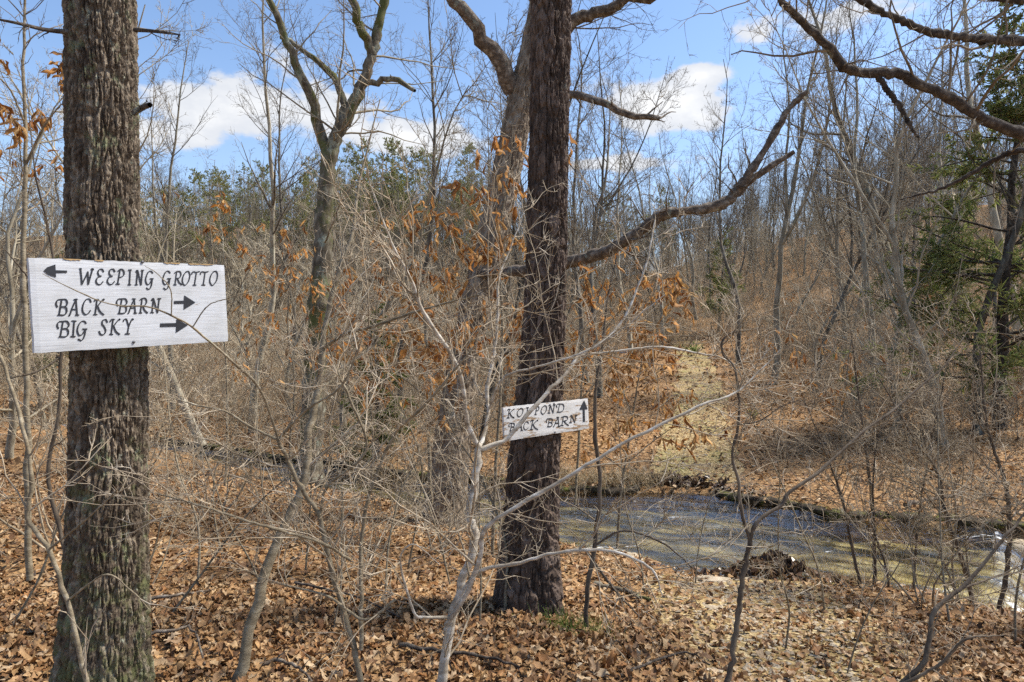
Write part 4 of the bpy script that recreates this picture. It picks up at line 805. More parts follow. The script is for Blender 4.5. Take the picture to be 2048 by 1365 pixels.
# ------------------------------------------------------------------ forest trees (built once per kind, then copied one by one)
def make_tree(seed, h, r, start, nl, ll, n2, n3, n4=0, wander=.10, ang=(30, 60), trop=.10, twig=.0045, fork=False, mats=None):
    rg = np.random.default_rng(seed); n = 16
    d = np.array([0, 0, 1.0]); p = [np.array([0, 0, -.3])]
    for j in range(1, n):
        d = unit(d + rg.normal(size=3) * np.array([wander, wander, 0]) + np.array([0, 0, .08])); p.append(p[-1] + d * (h / (n - 1)))
    P = np.array(p)[None]; rad = (r * (1 - .88 * np.linspace(0, 1, n) ** .9) + .25 * r * np.exp(-np.linspace(0, 1, n) * 14))[None]
    tb, cb = MB(), MB(); tubes(tb, P, rad, 9)
    if fork:
        f = sprout(rg, P, rad, 2, tr=(.25, .5), ang=(18, 32), length=(.5, .65), n=12, wander=.07, trop=.10, rr=.9, tip=.12, tfall=.2); tubes_at(tb, f, 7)
    l1 = sprout(rg, P, rad, nl, tr=(start, .98), ang=ang, length=ll, n=8, wander=.13, trop=trop, rr=.5, rmin=.012, tfall=.55, tip=.15)
    if fork:
        l1b = sprout(rg, *f, nl // 2, tr=(.2, .98), ang=ang, length=(.25, .5), n=8, wander=.13, trop=trop, rr=.5, rmin=.012, tip=.15)
        l1 = (np.concatenate([l1[0], l1b[0]]), np.concatenate([l1[1], l1b[1]]))
    l2 = sprout(rg, *l1, n2, tr=(.15, 1), ang=(25, 60), length=(.25, .5), n=5, wander=.16, trop=.08, rr=.55, rmin=.007)
    l3 = sprout(rg, *l2, n3, tr=(.15, 1), ang=(25, 60), length=(.3, .6), n=4, wander=.18, trop=.05, rmin=twig)
    tubes_at(cb, l1, 4); tubes_at(cb, l2, 3); tubes_at(cb, l3, 3)
    if n4: tubes_at(cb, sprout(rg, *l3, n4, tr=(.2, 1), ang=(25, 60), length=(.35, .7), n=3, wander=.18, rmin=twig), 3)
    mats = mats or (M_FTRUNK, M_FTWIG); return tb.mesh('trunk', mats[0]), cb.mesh('crown', mats[1])
def make_shrub(seed, h, ns, spread, d1=7, d2=6, d3=4, r=.016, twig=.004):
    rg = np.random.default_rng(seed); tb, cb = MB(), MB(); Ps, Rs = [], []
    for k in range(ns):
        a = rg.uniform(0, 6.28); s = spread * rg.uniform(.4, 1.2); hh = h * rg.uniform(.65, 1.1); d = unit(np.array([math.cos(a) * s, math.sin(a) * s, 1.0])); p = [np.array([math.cos(a) * .08, math.sin(a) * .08, -.1])]
        for j in range(13):
            d = unit(d + rg.normal(size=3) * .13 + np.array([0, 0, .03])); p.append(p[-1] + d * hh / 13)
        Ps.append(p); Rs.append(r * rg.uniform(.6, 1.2) * (1 - .85 * np.linspace(0, 1, 14)))
    P, q = np.array(Ps), np.array(Rs); tubes(tb, P, q, 5)
    a = sprout(rg, P, q, d1, tr=(.2, 1), ang=(25, 65), length=(.2, .5), n=7, wander=.2, trop=.05, rmin=.005); b = sprout(rg, *a, d2, tr=(.1, 1), length=(.25, .6), n=5, wander=.2, rmin=twig); c = sprout(rg, *b, d3, tr=(.1, 1), length=(.3, .6), n=4, wander=.2, rmin=twig)
    tubes_at(cb, a, 4); tubes_at(cb, b, 3); tubes_at(cb, c, 3)
    return tb.mesh('stem', M_BRUSH), cb.mesh('crown', M_BRUSH)
TALL = [make_tree(100 + i, h, r, st, nl, ll, 7, 5, 2, ang=an, trop=tp, fork=fk, mats=(M_DTRUNK if i in (0, 2) else M_FTRUNK, M_DTWIG)) for i, (h, r, st, nl, ll, an, tp, fk) in enumerate([
    (15, .115, .35, 24, (.16, .34), (28, 55), .12, False), (17, .145, .42, 22, (.15, .32), (30, 60), .11, False), (13, .10, .22, 26, (.18, .36), (30, 62), .10, True), (16, .13, .3, 22, (.16, .34), (25, 50), .13, True)])]
MID = [make_tree(140 + i, h, r, st, nl, ll, 7, 5, 2, wander=.17, ang=an, trop=tp, fork=fk, twig=.0035) for i, (h, r, st, nl, ll, an, tp, fk) in enumerate([
    (8, .075, .15, 26, (.2, .42), (35, 70), .06, False), (6.5, .06, .12, 24, (.22, .46), (35, 75), .05, True), (9.5, .09, .18, 26, (.2, .4), (30, 65), .08, True)])]
SHRUB = [make_shrub(170, 2.6, 5, .55), make_shrub(171, 3.4, 4, .4), make_shrub(172, 2.0, 7, .8, r=.012), make_shrub(173, 3.0, 6, .6)]
def rusty(seed, shrub):
    g = np.random.default_rng(seed); me = shrub[1]; co = np.empty(len(me.vertices) * 3, np.float32); me.vertices.foreach_get('co', co); co = co.reshape(-1, 3)
    p = co[g.integers(0, len(co), 170)].astype(float); d = unit(np.c_[g.normal(size=(170, 2)) * .5, -np.ones(170)]); mb = MB(); L = g.uniform(.06, .13, 170)[:, None]
    n1 = unit(np.cross(d, g.normal(size=d.shape))); n2 = np.cross(d, n1); m = p + d * L * .5; i = np.arange(170) * 5
    V = np.stack([p, m + n1 * L * .26 + n2 * L * .12, p + d * L, m - n1 * L * .26 + n2 * L * .12, m], 1)
    mb.add(V.reshape(-1, 3), np.vstack([np.stack([i, i + 1, i + 4], 1), np.stack([i + 1, i + 2, i + 4], 1), np.stack([i + 2, i + 3, i + 4], 1), np.stack([i + 3, i, i + 4], 1)]))
    return mb.mesh('leaves', M_DRYLEAF)
RUST = {}
def place(kind, name, part, x, y, rz, sc, label, cat, group, sink=0.0):
    root = empty(name, (x, y, G(x, y) - sink), rz, sc); tag(root, label, cat, group); root.rotation_euler = (rg.gauss(0, .05), rg.gauss(0, .05), rz)
    link(part, kind[0], root); link('crown', kind[1], root)
    if label.startswith('rusty'):
        RUST.setdefault(0, rusty(301, kind)); tag(link('leaves', RUST[0], root), kind='stuff')
    return root
rg = random.Random(77)
occupied = [(-1.9, 3.1), (.18, 5.1), (-.95, 9.2), (-3.65, 12.3)]
def free(x, y, d):
    return all((x - a) ** 2 + (y - b) ** 2 > d * d for a, b in occupied)
def on_path(x, y, w): return y < 40 and abs(x - float(pathX(y))) < w
def in_water(x, y, m=.4): return nearY(x) - m < y < farY(x) + m
# trees one can tell apart, set where the photograph shows them: (pixel x of the base, distance, kind, height scale, label)
SPOTS = [
    (1960, 15.0, TALL[0], .85, 'grey trunk standing on the leafy bank above the right end of the stream'),
    (1896, 14.2, MID[2], 1.05, 'dark crooked tree with a curved stem on the bank behind the rapids'),
    (1778, 16.0, MID[0], 1.2, 'slim tree with mossy foot on the bank behind the streamside clump'),
    (1757, 21.0, TALL[1], .8, 'stout lichen grey trunk upright on the slope right of the trail'),
    (1545, 24.0, TALL[3], .95, 'pale lichen covered trunk right beside the trail bend'),
    (1626, 22.0, TALL[2], .85, 'forked grey tree on the slope between the pale trunk and the stout trunk'),
    (1478, 31.0, TALL[0], 1.0, 'straight thin tree near the trail edge beyond the Y shaped sapling'),
    (1690, 29.0, TALL[3], .9, 'tall tree rising from the middle of the right hillside brush'),
    (1835, 24.0, TALL[2], .9, 'branching tree under the overhanging limb on the right slope'),
    (1262, 35.0, TALL[1], .9, 'tree at the trail end that holds the tiny pale board'),
    (1175, 26.0, TALL[0], .95, 'tall bare tree just right of the pine beyond the stream'),
    (955, 14.6, TALL[2], .75, 'slender forked tree just left of the leaning oak'),
    (1000, 20.0, MID[2], 1.1, 'thin tree showing between the leaning oak and the pine'),
    (800, 17.5, TALL[0], .8, 'thin straight tree between the mossy tree and the leaning oak'),
    (690, 15.2, MID[0], 1.1, 'slender stem close behind the mossy tree'),
    (505, 18.0, TALL[1], .72, 'bare tree standing under the bright cumulus heap'),
    (415, 16.5, MID[2], 1.15, 'greyish sapling tree right of the big sign across the stream'),
    (345, 22.0, TALL[3], .75, 'bare tree just right of the furrowed trunk beyond the stream'),
    (575, 26.0, TALL[0], .9, 'tall slim tree behind the left fork of the mossy tree'),
    (95, 19.0, TALL[2], .75, 'forked tree behind the left edge of the big sign'),
    (20, 13.0, MID[1], 1.2, 'twiggy small tree at the far left edge of the picture'),
]
FOOT = []
for px, Y, kind, sc, lb in SPOTS:
    x = (px - 1024) / F * Y; place(kind, 'bare_tree', 'trunk', x, Y, rg.uniform(0, 6.28), sc, lb, 'tree', 'bare trees near the stream'); occupied.append((x, Y)); FOOT.append((x, Y))
ZONES = [(-200, 150, 'left of the furrowed trunk'), (150, 330, 'behind the big sign and its trunk'), (330, 600, 'between big sign and mossy tree'), (600, 760, 'right behind the mossy tree'), (760, 920, 'between mossy tree and leaning oak'),
         (920, 1130, 'behind the leaning oak and the pine'), (1130, 1330, 'between the pine and the trail'), (1330, 1520, 'along the right side of the trail'), (1520, 1720, 'behind the broken limb tip'), (1720, 1900, 'on the slope below the overhanging limb'), (1900, 2300, 'near the right edge cedar')]
def zone(x, y):
    px = 1024 + x / y * F; return next((z[2] for z in ZONES if z[0] <= px < z[1]), 'at the edge of the picture')
def depth_word(y): return 'not far across the stream' if y < 24 else ('midway up the woods' if y < 45 else 'deep in the woods')
def fill(n, y0, y1, kinds, name, part, cat, sep, smin, smax, words_, pw=1.6, margin=.84, bias=1.0, maxtry=60000):
    k = 0; t = 0
    while k < n and t < maxtry:
        t += 1; Y = y0 + (y1 - y0) * rg.random() ** bias; u = rg.uniform(-margin, margin); X = u * Y
        if Y < farY(X) + .5 or on_path(X, Y, pw + .012 * Y) or not free(X, Y, sep): continue
        i = rg.randrange(len(kinds)); z = zone(X, Y)
        if cat == 'tree' and (u < .08 or rg.random() < .3): i = 4 + i % 3
        place(kinds[i][0], name, part, X, Y, rg.uniform(0, 6.28), rg.uniform(smin, smax), f'{kinds[i][1]} {depth_word(Y)} {z}', cat, f'{words_} {z}'); occupied.append((X, Y)); FOOT.append((X, Y)); k += 1
fill(130, 17, 82, [(TALL[0], 'tall bare tree'), (TALL[1], 'stout bare tree'), (TALL[2], 'forked bare tree'), (TALL[3], 'tall forked tree'), (MID[0], 'small bare tree'), (MID[1], 'low twiggy tree'), (MID[2], 'small forked tree')], 'bare_tree', 'trunk', 'tree', 1.7, .7, 1.1, 'bare trees', bias=.85, pw=2.4)
fill(120, 11, 45, [(SHRUB[0], 'pale shrub'), (SHRUB[1], 'upright shrub'), (SHRUB[2], 'low spreading shrub'), (SHRUB[3], 'bushy shrub'), (SHRUB[1], 'rusty leaved shrub'), (SHRUB[1], 'rusty upright shrub')], 'bare_shrub', 'stem', 'shrub', .9, .7, 1.25, 'bare shrubs', bias=1.3, pw=2.6)
occupied_near = [(-2.3, 7.2, 1, .8), (-4.2, 6.4, 0, .85), (-5.2, 9.0, 3, .9), (-3.0, 10.0, 1, 1.0), (-6.2, 11.5, 0, 1.0), (-8.0, 12.5, 3, 1.0), (-1.6, 9.8, 2, 1.0), (-.2, 7.6, 2, .75), (-9.5, 14.5, 1, 1.1), (4.6, 5.6, 3, .8), (4.1, 6.1, 1, .8), (-1.3, 5.6, 2, .7), (-2.9, 5.3, 1, .62), (-.75, 7.1, 0, .7), (-3.6, 8.2, 3, .85), (3.6, 5.9, 0, .62), (4.9, 4.9, 1, .75)]
NEARLB = ['thin bare shrub on the leaves midway between big sign and leaning oak', 'thin bare shrub behind the crooked saplings at the left edge', 'twiggy shrub behind the furrowed trunk near the stream', 'twiggy shrub before the foot of the mossy tree', 'bare shrub on the near bank below the big sign', 'bare shrub on the near bank at far left',
          'low fan shaped shrub at the foot of the leaning oak', 'low fan shaped shrub just left of the pine foot', 'bare shrub where the stream vanishes at the left edge', 'tangled shrub at the right edge before the rapids', 'tangled shrub on the near bank beside the rapids stems', 'low twiggy shrub on the leaves between leaning stem and pale shrub', 'small upright shrub on the leaves just right of the furrowed trunk', 'spreading shrub in front of the leaning oak foot',
          'bushy shrub midway to the stream right of the big sign', 'tangled shrub before the streamside clump', 'upright shrub at the right edge near the bent brown stem']
for (x, y, k, s), lb in zip(occupied_near, NEARLB):
    place(SHRUB[k], 'bare_shrub', 'stem', x, y, rg.uniform(0, 6.28), s, lb, 'shrub', 'shrubs on the near bank')

# what nobody could count: the woods on the ridges and the brush under the trees, copies of the trees above set on points
def on_points(name, label, cat, X, Y, sc, rot, pick, kinds):
    me = bpy.data.meshes.new(name); me.from_pydata(np.c_[X, Y, hgt(X, Y)].tolist(), [], [])
    for k, t, v in (('scl', 'FLOAT', sc), ('rot', 'FLOAT', rot), ('pick', 'INT', pick)):
        a_ = me.attributes.new(k, t, 'POINT'); a_.data.foreach_set('value', np.asarray(v, np.float32 if t == 'FLOAT' else np.int32))
    o = tag(link(name, me), label, cat, kind='stuff')
    ng = bpy.data.node_groups.new(name, 'GeometryNodeTree')
    ng.interface.new_socket('Geometry', in_out='INPUT', socket_type='NodeSocketGeometry'); ng.interface.new_socket('Geometry', in_out='OUTPUT', socket_type='NodeSocketGeometry')
    nn, L = ng.nodes.new, ng.links.new
    gi, go = nn('NodeGroupInput'), nn('NodeGroupOutput'); alls = nn('GeometryNodeJoinGeometry')
    for root in kinds:
        j = nn('GeometryNodeJoinGeometry')
        for ch in root.children:
            oi = nn('GeometryNodeObjectInfo'); oi.transform_space = 'ORIGINAL'; oi.inputs[0].default_value = ch; L(oi.outputs['Geometry'], j.inputs[0])
        g2i = nn('GeometryNodeGeometryToInstance'); L(j.outputs[0], g2i.inputs[0]); L(g2i.outputs[0], alls.inputs[0])
    def attr(n_, t):
        a_ = nn('GeometryNodeInputNamedAttribute'); a_.data_type = t; a_.inputs['Name'].default_value = n_; return a_.outputs['Attribute']
    ip = nn('GeometryNodeInstanceOnPoints'); L(gi.outputs[0], ip.inputs['Points']); L(alls.outputs[0], ip.inputs['Instance']); ip.inputs['Pick Instance'].default_value = True
    L(attr('pick', 'INT'), ip.inputs['Instance Index']); cx = nn('ShaderNodeCombineXYZ'); L(attr('rot', 'FLOAT'), cx.inputs[2]); L(cx.outputs[0], ip.inputs['Rotation'])
    L(attr('scl', 'FLOAT'), ip.inputs['Scale']); L(ip.outputs[0], go.inputs[0])
    md = o.modifiers.new('instances', 'NODES'); md.node_group = ng
    return o
def first_of(mesh): return next(o.parent for o in COL.objects if o.data is mesh)
def far_woods():
    g = np.random.default_rng(91); n = 1500
    Y = 55 + 135 * g.random(n) ** .9; X = g.uniform(-.9, .9, n) * Y; u = X / Y
    pick = np.where((u < .1) | (g.random(n) < .35), g.integers(4, 7, n), g.integers(0, 4, n))
    on_points('far_woods', 'distant bare woods massed on the ridges', 'woods', X, Y, g.uniform(.65, 1.05, n), g.uniform(0, 6.28, n), pick, [first_of(t[0]) for t in TALL + MID])
far_woods()
def brushwood():
    g = np.random.default_rng(17); n = 2500
    Y = 14.5 + 98 * g.random(n) ** 1.15; X = g.uniform(-.86, .86, n) * Y
    k = (Y > farY(X) + .5) & ((np.abs(X - pathX(Y)) > 2.8 + .015 * Y) | (Y > 39)); X, Y = X[k], Y[k]; n = len(X)
    on_points('brush', 'dense leafless undergrowth under the trees across the stream', 'undergrowth', X, Y, g.uniform(.45, 1.0, n) * np.interp(Y, [12, 40, 90], [.7, 1.25, 1.7]), g.uniform(0, 6.28, n), g.integers(0, 4, n), [first_of(t[0]) for t in SHRUB])
brushwood()

# ------------------------------------------------------------------ evergreens
def sprays(mb, g, P, w):
    a, b = P[:, 0], P[:, -1]; t = unit(b - a); n1 = unit(np.cross(t, g.normal(size=t.shape))); n2 = np.cross(t, n1); m = a * .55 + b * .45; N_ = len(a); i = np.arange(N_) * 4
    for n_ in (n1, n2):
        V = np.stack([a, m + n_ * w, b, m - n_ * w], 1) + g.normal(size=(N_, 4, 3)) * w * .25
        mb.add(V.reshape(-1, 3), np.stack([i, i + 1, i + 2, i + 3], 1))
def make_cedar(seed, h, rbase, dens=1.0):
    g = np.random.default_rng(seed); tb, cb = MB(), MB(); n = 12
    P = np.zeros((1, n, 3)); P[0, :, 2] = np.linspace(-.2, h, n); P[0, 1:, :2] = np.cumsum(g.normal(size=(n - 1, 2)) * .03, 0); r = (rbase * (1 - .9 * np.linspace(0, 1, n)))[None]; tubes(tb, P, r, 8)
    k = int(95 * dens); l1 = sprout(g, P, r, k, tr=(.12, .99), ang=(60, 95), length=(.20, .36), n=7, wander=.10, trop=.02, rr=.35, tfall=.82); tubes_at(tb, l1, 4)
    l2 = sprout(g, *l1, 12, tr=(.12, 1), ang=(25, 60), length=(.25, .5), n=5, wander=.16, trop=-.03); l3 = sprout(g, *l2, 18, tr=(.05, 1), ang=(20, 60), length=(.25, .55), n=3, wander=.25, trop=-.05)
    sprays(cb, g, l3[0], .0115); tubes(tb, l2[0], np.full(l2[1].shape, .006) * np.linspace(1, .3, 5), 3)
    return tb.mesh('trunk', M_DARKLIMB), cb.mesh('crown', M_CEDAR)
CED = make_cedar(61, 7.0, .10, 1.0); CED2 = make_cedar(62, 6.0, .08, .6); CED3 = make_cedar(64, 2.5, .05, .7)
for px, Y, kd, sc, lb in [(2000, 15.5, CED, 1.5, 'large drooping green cedar at the right edge behind the overhanging limb'), (1436, 46.0, CED2, 1.2, 'thin cedar standing among bare trunks at the trail bend'),
                          (757, 14.0, CED3, 1.25, 'small olive green cedar bush between mossy tree and leaning oak'), (110, 24.0, CED2, .95, 'brownish green cedar behind the big sign and furrowed trunk'), (1905, 33.0, CED, 1.1, 'distant dark cedar on the right slope')]:
    x = (px - 1024) / F * Y; place(kd, 'cedar_tree', 'trunk', x, Y, rg.uniform(0, 6), sc, lb, 'tree', 'green cedars')
def make_pine(seed, h):
    g = np.random.default_rng(seed); tb, cb = MB(), MB(); n = 10
    P = np.zeros((1, n, 3)); P[0, :, 2] = np.linspace(-.3, h, n); P[0, 1:, :2] = np.cumsum(g.normal(size=(n - 1, 2)) * .08, 0); r = (.17 * (1 - .85 * np.linspace(0, 1, n)))[None]; tubes(tb, P, r, 6)
    l1 = sprout(g, P, r, 46, tr=(.34, .99), ang=(45, 85), length=(.14, .26), n=5, wander=.12, trop=.06, tfall=.6, rmin=.02); tubes_at(tb, l1, 3)
    l2 = sprout(g, *l1, 7, tr=(.3, 1), length=(.2, .45), n=3, wander=.2, trop=.06); l3 = sprout(g, *l2, 44, tr=(.1, 1), ang=(20, 80), length=(.2, .5), n=2, wander=.1, trop=.04)
    sprays(cb, g, l3[0], .022)
    return tb.mesh('trunk', M_FTRUNK), cb.mesh('crown', M_PINEF)
PIN = [make_pine(81, 17), make_pine(82, 15)]
for i in range(104):
    px = rg.uniform(230, 1000) if i < 92 else rg.uniform(1120, 1360); Y = rg.uniform(80, 130) if i < 92 else rg.uniform(95, 150); x = (px - 1024) / F * Y
    place(PIN[i % 2], 'pine_tree', 'trunk', x, Y, rg.uniform(0, 6), rg.uniform(.75, 1.1) if i < 92 else rg.uniform(.7, 1.0), f'green topped pine on the far ridge, {zone(x, Y)}' if i < 92 else f'green topped pine far off in the valley, {zone(x, Y)}', 'tree', 'green pines on the far ridge' if i < 92 else 'green pines in the far valley')
def leafbush(name, label, px, py, Y, rad, mat, seed, n=260, flat=.7):
    g = np.random.default_rng(seed); c = at(px, py, Y); base = (c[0], Y, G(c[0], Y)); root = tag(empty(name, base), label, 'plant')
    st = MB(); k = 9; d = unit(np.c_[g.normal(size=(k, 2)) * .6, np.ones(k)]); top = np.array([0, 0, rad * .9])
    P = np.zeros((k, 5, 3)); L = rad * g.uniform(.8, 1.5, k)
    for j in range(1, 5): d = unit(d + g.normal(size=(k, 3)) * .12); P[:, j] = P[:, j - 1] + d * (L / 4)[:, None]
    tubes(st, P, np.full((k, 5), .006) * np.linspace(1, .4, 5), 4); st.build('stem', M_BROWNTWIG, root)
    s = sprout(g, P, np.full((k, 5), .004), n // k, tr=(.25, 1), ang=(30, 80), length=(.12 * rad, .3 * rad), rel=False, n=3, wander=.2, rmin=.003); cb = MB()
    tubes(cb, s[0], np.repeat(np.array([[.01, .03, .004]]) * rad * 1.2, len(s[0]), 0), 3); cb.build('foliage', mat, root)
leafbush('evergreen_shrub', 'small bright green bush at the top of the trail', 1388, 690, 36, .65, M_GREENF, 5)
leafbush('moss_plant', 'yellow green tuft beside the right edge of the trail', 1508, 868, 17.5, .35, M_MOSSY_CL, 6)

# ------------------------------------------------------------------ leaves
def leaf_template(hw, seed, fold=.25):
    g = np.random.default_rng(seed); k = len(hw); a = np.linspace(-.5, .5, k); v = []
    for i in range(k):
        v += [(a[i], hw[i] * g.uniform(.85, 1.1)), (a[i], 0), (a[i], -hw[i] * g.uniform(.85, 1.1))]
    f = []
    for i in range(k - 1): f += [(3 * i, 3 * i + 1, 3 * i + 4, 3 * i + 3), (3 * i + 1, 3 * i + 2, 3 * i + 5, 3 * i + 4)]
    return np.array(v), np.array(f)
T_OAK = [leaf_template([.02, .12, .08, .24, .12, .30, .14, .22, .08, .01], 1), leaf_template([.01, .10, .18, .27, .16, .24, .30, .18, .09, .01], 2)]
T_SIMPLE = [leaf_template([.03, .24, .33, .24, .02], 3), leaf_template([.03, .30, .20, .34, .03], 4)]
T_LOW = [leaf_template([.05, .33, .05], 5)]
def bend(T, g, n):
    """n leaves of one template curled each its own way: (n,V,3)"""
    a, b = T[:, 0][None], T[:, 1][None]
    c1 = g.normal(size=(n, 1)) * .36; c2 = np.abs(g.normal(size=(n, 1))) * .5 * np.where(g.random((n, 1)) < .75, 1, -1); tw = g.normal(size=(n, 1)) * .8; w = g.normal(size=(n, 1)) * .14
    z = c1 * (a * a * 4 - .35) * .5 + c2 * np.abs(b) + tw * a * b + w * np.sin(a * 9 + c1 * 3)
    return np.stack([np.broadcast_to(a, z.shape) * (1 - .25 * np.abs(c1)), np.broadcast_to(b, z.shape) * (1 - .3 * np.minimum(np.abs(c2), 1)), z], -1)
def scatter(mb, g, X, Y, size, temps, tilt=.42, lift=.025, smin=.6, smax=1.35):
    pick = g.integers(0, len(temps), len(X))
    for k, (T, Fc) in enumerate(temps):
        m = pick == k; x, y = X[m], Y[m]; n = len(x)
        if n == 0: continue
        s = (size if np.isscalar(size) else size[m]) * g.uniform(smin, smax, n)
        V = bend(T, g, n) * s[:, None, None]
        ya = g.uniform(0, 2 * np.pi, n); t1 = g.normal(size=n) * tilt; t2 = g.normal(size=n) * tilt
        c, q = np.cos(t1)[:, None], np.sin(t1)[:, None]; V = np.stack([V[..., 0], V[..., 1] * c - V[..., 2] * q, V[..., 1] * q + V[..., 2] * c], -1)
        c, q = np.cos(t2)[:, None], np.sin(t2)[:, None]; V = np.stack([V[..., 0] * c + V[..., 2] * q, V[..., 1], -V[..., 0] * q + V[..., 2] * c], -1)
        c, q = np.cos(ya)[:, None], np.sin(ya)[:, None]; V = np.stack([V[..., 0] * c - V[..., 1] * q, V[..., 0] * q + V[..., 1] * c, V[..., 2]], -1)
        z = hgt(x, y) + .012 + np.abs(g.normal(size=n)) * lift * (s / .12)
        V += np.stack([x, y, z], -1)[:, None, :]
        nv = T.shape[0]; mb.add(V.reshape(-1, 3), (Fc[None] + (np.arange(n) * nv)[:, None, None]).reshape(-1, 4))
def points(g, n, y0, y1, spread=.80, extra=.7):
    Y = np.sqrt(g.uniform(y0 * y0, y1 * y1, n)); return g.uniform(-1, 1, n) * (spread * Y + extra), Y
def keep(X, Y, g, pathp):
    d = np.abs(X - np.where(Y < 9, np.interp(Y, [-3, 2.5, 4, 6, 7.2], [1.5, 1.7, 1.8, 2.1, 2.3]), pathX(Y)))
    pr = pathp + (1 - pathp) * sstep(.35, 1.15, d / np.where(Y < 9, .95, 1.1) + .25 * (fbm(X * 1.3, Y * 1.3, 2) - .4))
    return ((Y < nearY(X) + .06) | (Y > farY(X) - .04)) & (g.random(len(X)) < pr)
def litter():
    g = np.random.default_rng(31); mb = MB()
    X, Y = points(g, 5600, 2.4, 5.2); k = keep(X, Y, g, .22); scatter(mb, g, X[k], Y[k], .080, T_OAK, tilt=.28)
    X, Y = points(g, 13500, 2.4, 5.6); k = keep(X, Y, g, .6); scatter(mb, g, X[k], Y[k], .055, T_SIMPLE, lift=.014, tilt=.28)
    X, Y = points(g, 27000, 5.4, 11.5); k = keep(X, Y, g, .5) & (Y < nearY(X) + .1); scatter(mb, g, X[k], Y[k], .075, T_LOW, tilt=.28)
    X, Y = points(g, 6000, 11.5, 24); k = (Y < nearY(X) + .1) & (X < -3); scatter(mb, g, X[k], Y[k], .12, T_LOW)
    X, Y = points(g, 21000, 8.5, 22); k = keep(X, Y, g, .5) & (Y > farY(X) - .05); scatter(mb, g, X[k], Y[k], .105, T_LOW, tilt=.34)
    X, Y = points(g, 17000, 22, 48); k = keep(X, Y, g, .45) & (Y > farY(X)); scatter(mb, g, X[k], Y[k], .19, T_LOW)
    tag(mb.build('leaf_litter', M_LITTER), 'deep litter of dry brown oak leaves covering both banks', 'leaf litter', kind='stuff')
    # the largest single leaves on top of the litter, nearest to the camera
    ms = []
    for k in range(8):
        b = MB(); T, Fc = (T_OAK + T_SIMPLE[:1])[k % 3]; b.add(bend(T, g, 1)[0], Fc); ms.append(b.mesh('fallen_leaf', M_LEAF1))
    n = 0
    while n < 280:
        Y = 2.95 + 1.6 * g.random() ** 1.4; X = g.uniform(-.78, .78) * Y
        if abs(X - np.interp(Y, [2.5, 4, 6], [1.7, 1.8, 2.1])) < .6 or math.hypot(X + 1.9, Y - 3.1) < .3: continue
        o = link('fallen_leaf', ms[int(g.integers(8))]); s = g.uniform(.085, .125); o.scale = (s, s, s); o.location = (X, Y, G(X, Y) + .035 + .02 * g.random())
        o.rotation_euler = (g.normal() * .22, g.normal() * .22, g.uniform(0, 6.28))
        tag(o, 'large dry curled leaf on top of the litter ' + next(w for lim, w in ((-.60, 'beside the furrowed trunk'), (-.36, 'between furrowed trunk and leaning stem'), (-.12, 'around the twin stemmed shrub'), (.08, 'at the foot of the pale shrub'), (.34, 'below the plated pine'), (.56, 'by the gravelly near trail'), (9, 'in the bottom right corner')) if X / Y < lim), 'leaf', 'large fallen leaves in the foreground'); n += 1
litter()

def leaf_pack():                                          # dark wet leaves the stream has piled up
    g = np.random.default_rng(41); mb = MB(); c = at(1565, 1168, 7.25); n = 700
    X = c[0] + g.normal(size=n) * .33; Y = c[1] + g.normal(size=n) * .10 - .04 * (X - c[0])
    hh = .24 * np.exp(-((X - c[0]) / .42) ** 2) * g.random(n)
    m0 = MB(); scatter(m0, g, X, Y, .10, T_SIMPLE, tilt=.7); V = np.concatenate(m0.v)
    V[:, 2] = np.maximum(V[:, 2], WZ + .03) + .20 * np.exp(-((V[:, 0] - c[0]) / .42) ** 2 - ((V[:, 1] - c[1]) / .16) ** 2)
    mb.v = [V]; mb.f = m0.f; mb.n = m0.n; tag(mb.build('leaf_pack', M_WETLEAF, smooth=False), 'dark wet heap of leaves washed up at the near water edge', 'leaf heap', kind='stuff')
    mb = MB(); n = 500; X = at(1340, 990, 11.4)[0] + g.normal(size=n) * .5; Y = farY(X) + .12 + np.abs(g.normal(size=n)) * .35
    scatter(mb, g, X, Y, .13, T_SIMPLE); tag(mb.build('leaf_pack', M_WETLEAF, smooth=False), 'dark wet leaves where the far trail meets the water', 'leaf heap', kind='stuff')
leaf_pack()

HLEAF = []
def hang_leaf(seed):
    g = np.random.default_rng(seed); T, Fc = leaf_template([.02, .16, .24, .25, .17, .02], seed); v = np.zeros((len(T), 3)); fold = g.uniform(.7, 1.3)
    a = T[:, 0] + .5; b = T[:, 1]; v[:, 2] = -a - .05; v[:, 0] = b * math.cos(fold); v[:, 1] = np.abs(b) * math.sin(fold) + g.normal() * .3 * a * a + .12 * np.sin(a * 7 + seed)
    st = MB(); st.add(v, Fc); st.add([(-.01, 0, 0), (.01, 0, 0), (.01, 0, -.08), (-.01, 0, -.08)], [[0, 1, 2, 3]])
    return st.mesh('leaf', M_BEECH, smooth=True)
for s in range(6): HLEAF.append(hang_leaf(200 + s))
def hang_leaves(root, twigs, g, n, size, where=None):
    P = twigs[0]; base = Vector(root.location); k = 0; t = 0
    while k < n and t < n * 60:
        t += 1; i = g.integers(len(P)); j = g.integers(1, P.shape[1]); p = P[i, j]
        if where and not where(1024 + p[0] / p[1] * F, 682.5 - (p[2] - CAMH) / p[1] * F): continue
        o = link('leaf', HLEAF[int(g.integers(6))], root); o.location = Vector(p) - base; s = size * g.uniform(.65, 1.25); o.scale = (s, s, s); o.rotation_euler = (g.normal() * .45, g.normal() * .45, g.uniform(0, 6.28)); k += 1
gl = np.random.default_rng(51)
hang_leaves(rA, bA, gl, 170, .095, lambda x, y: 60 < y < 340 or (560 < y < 620))
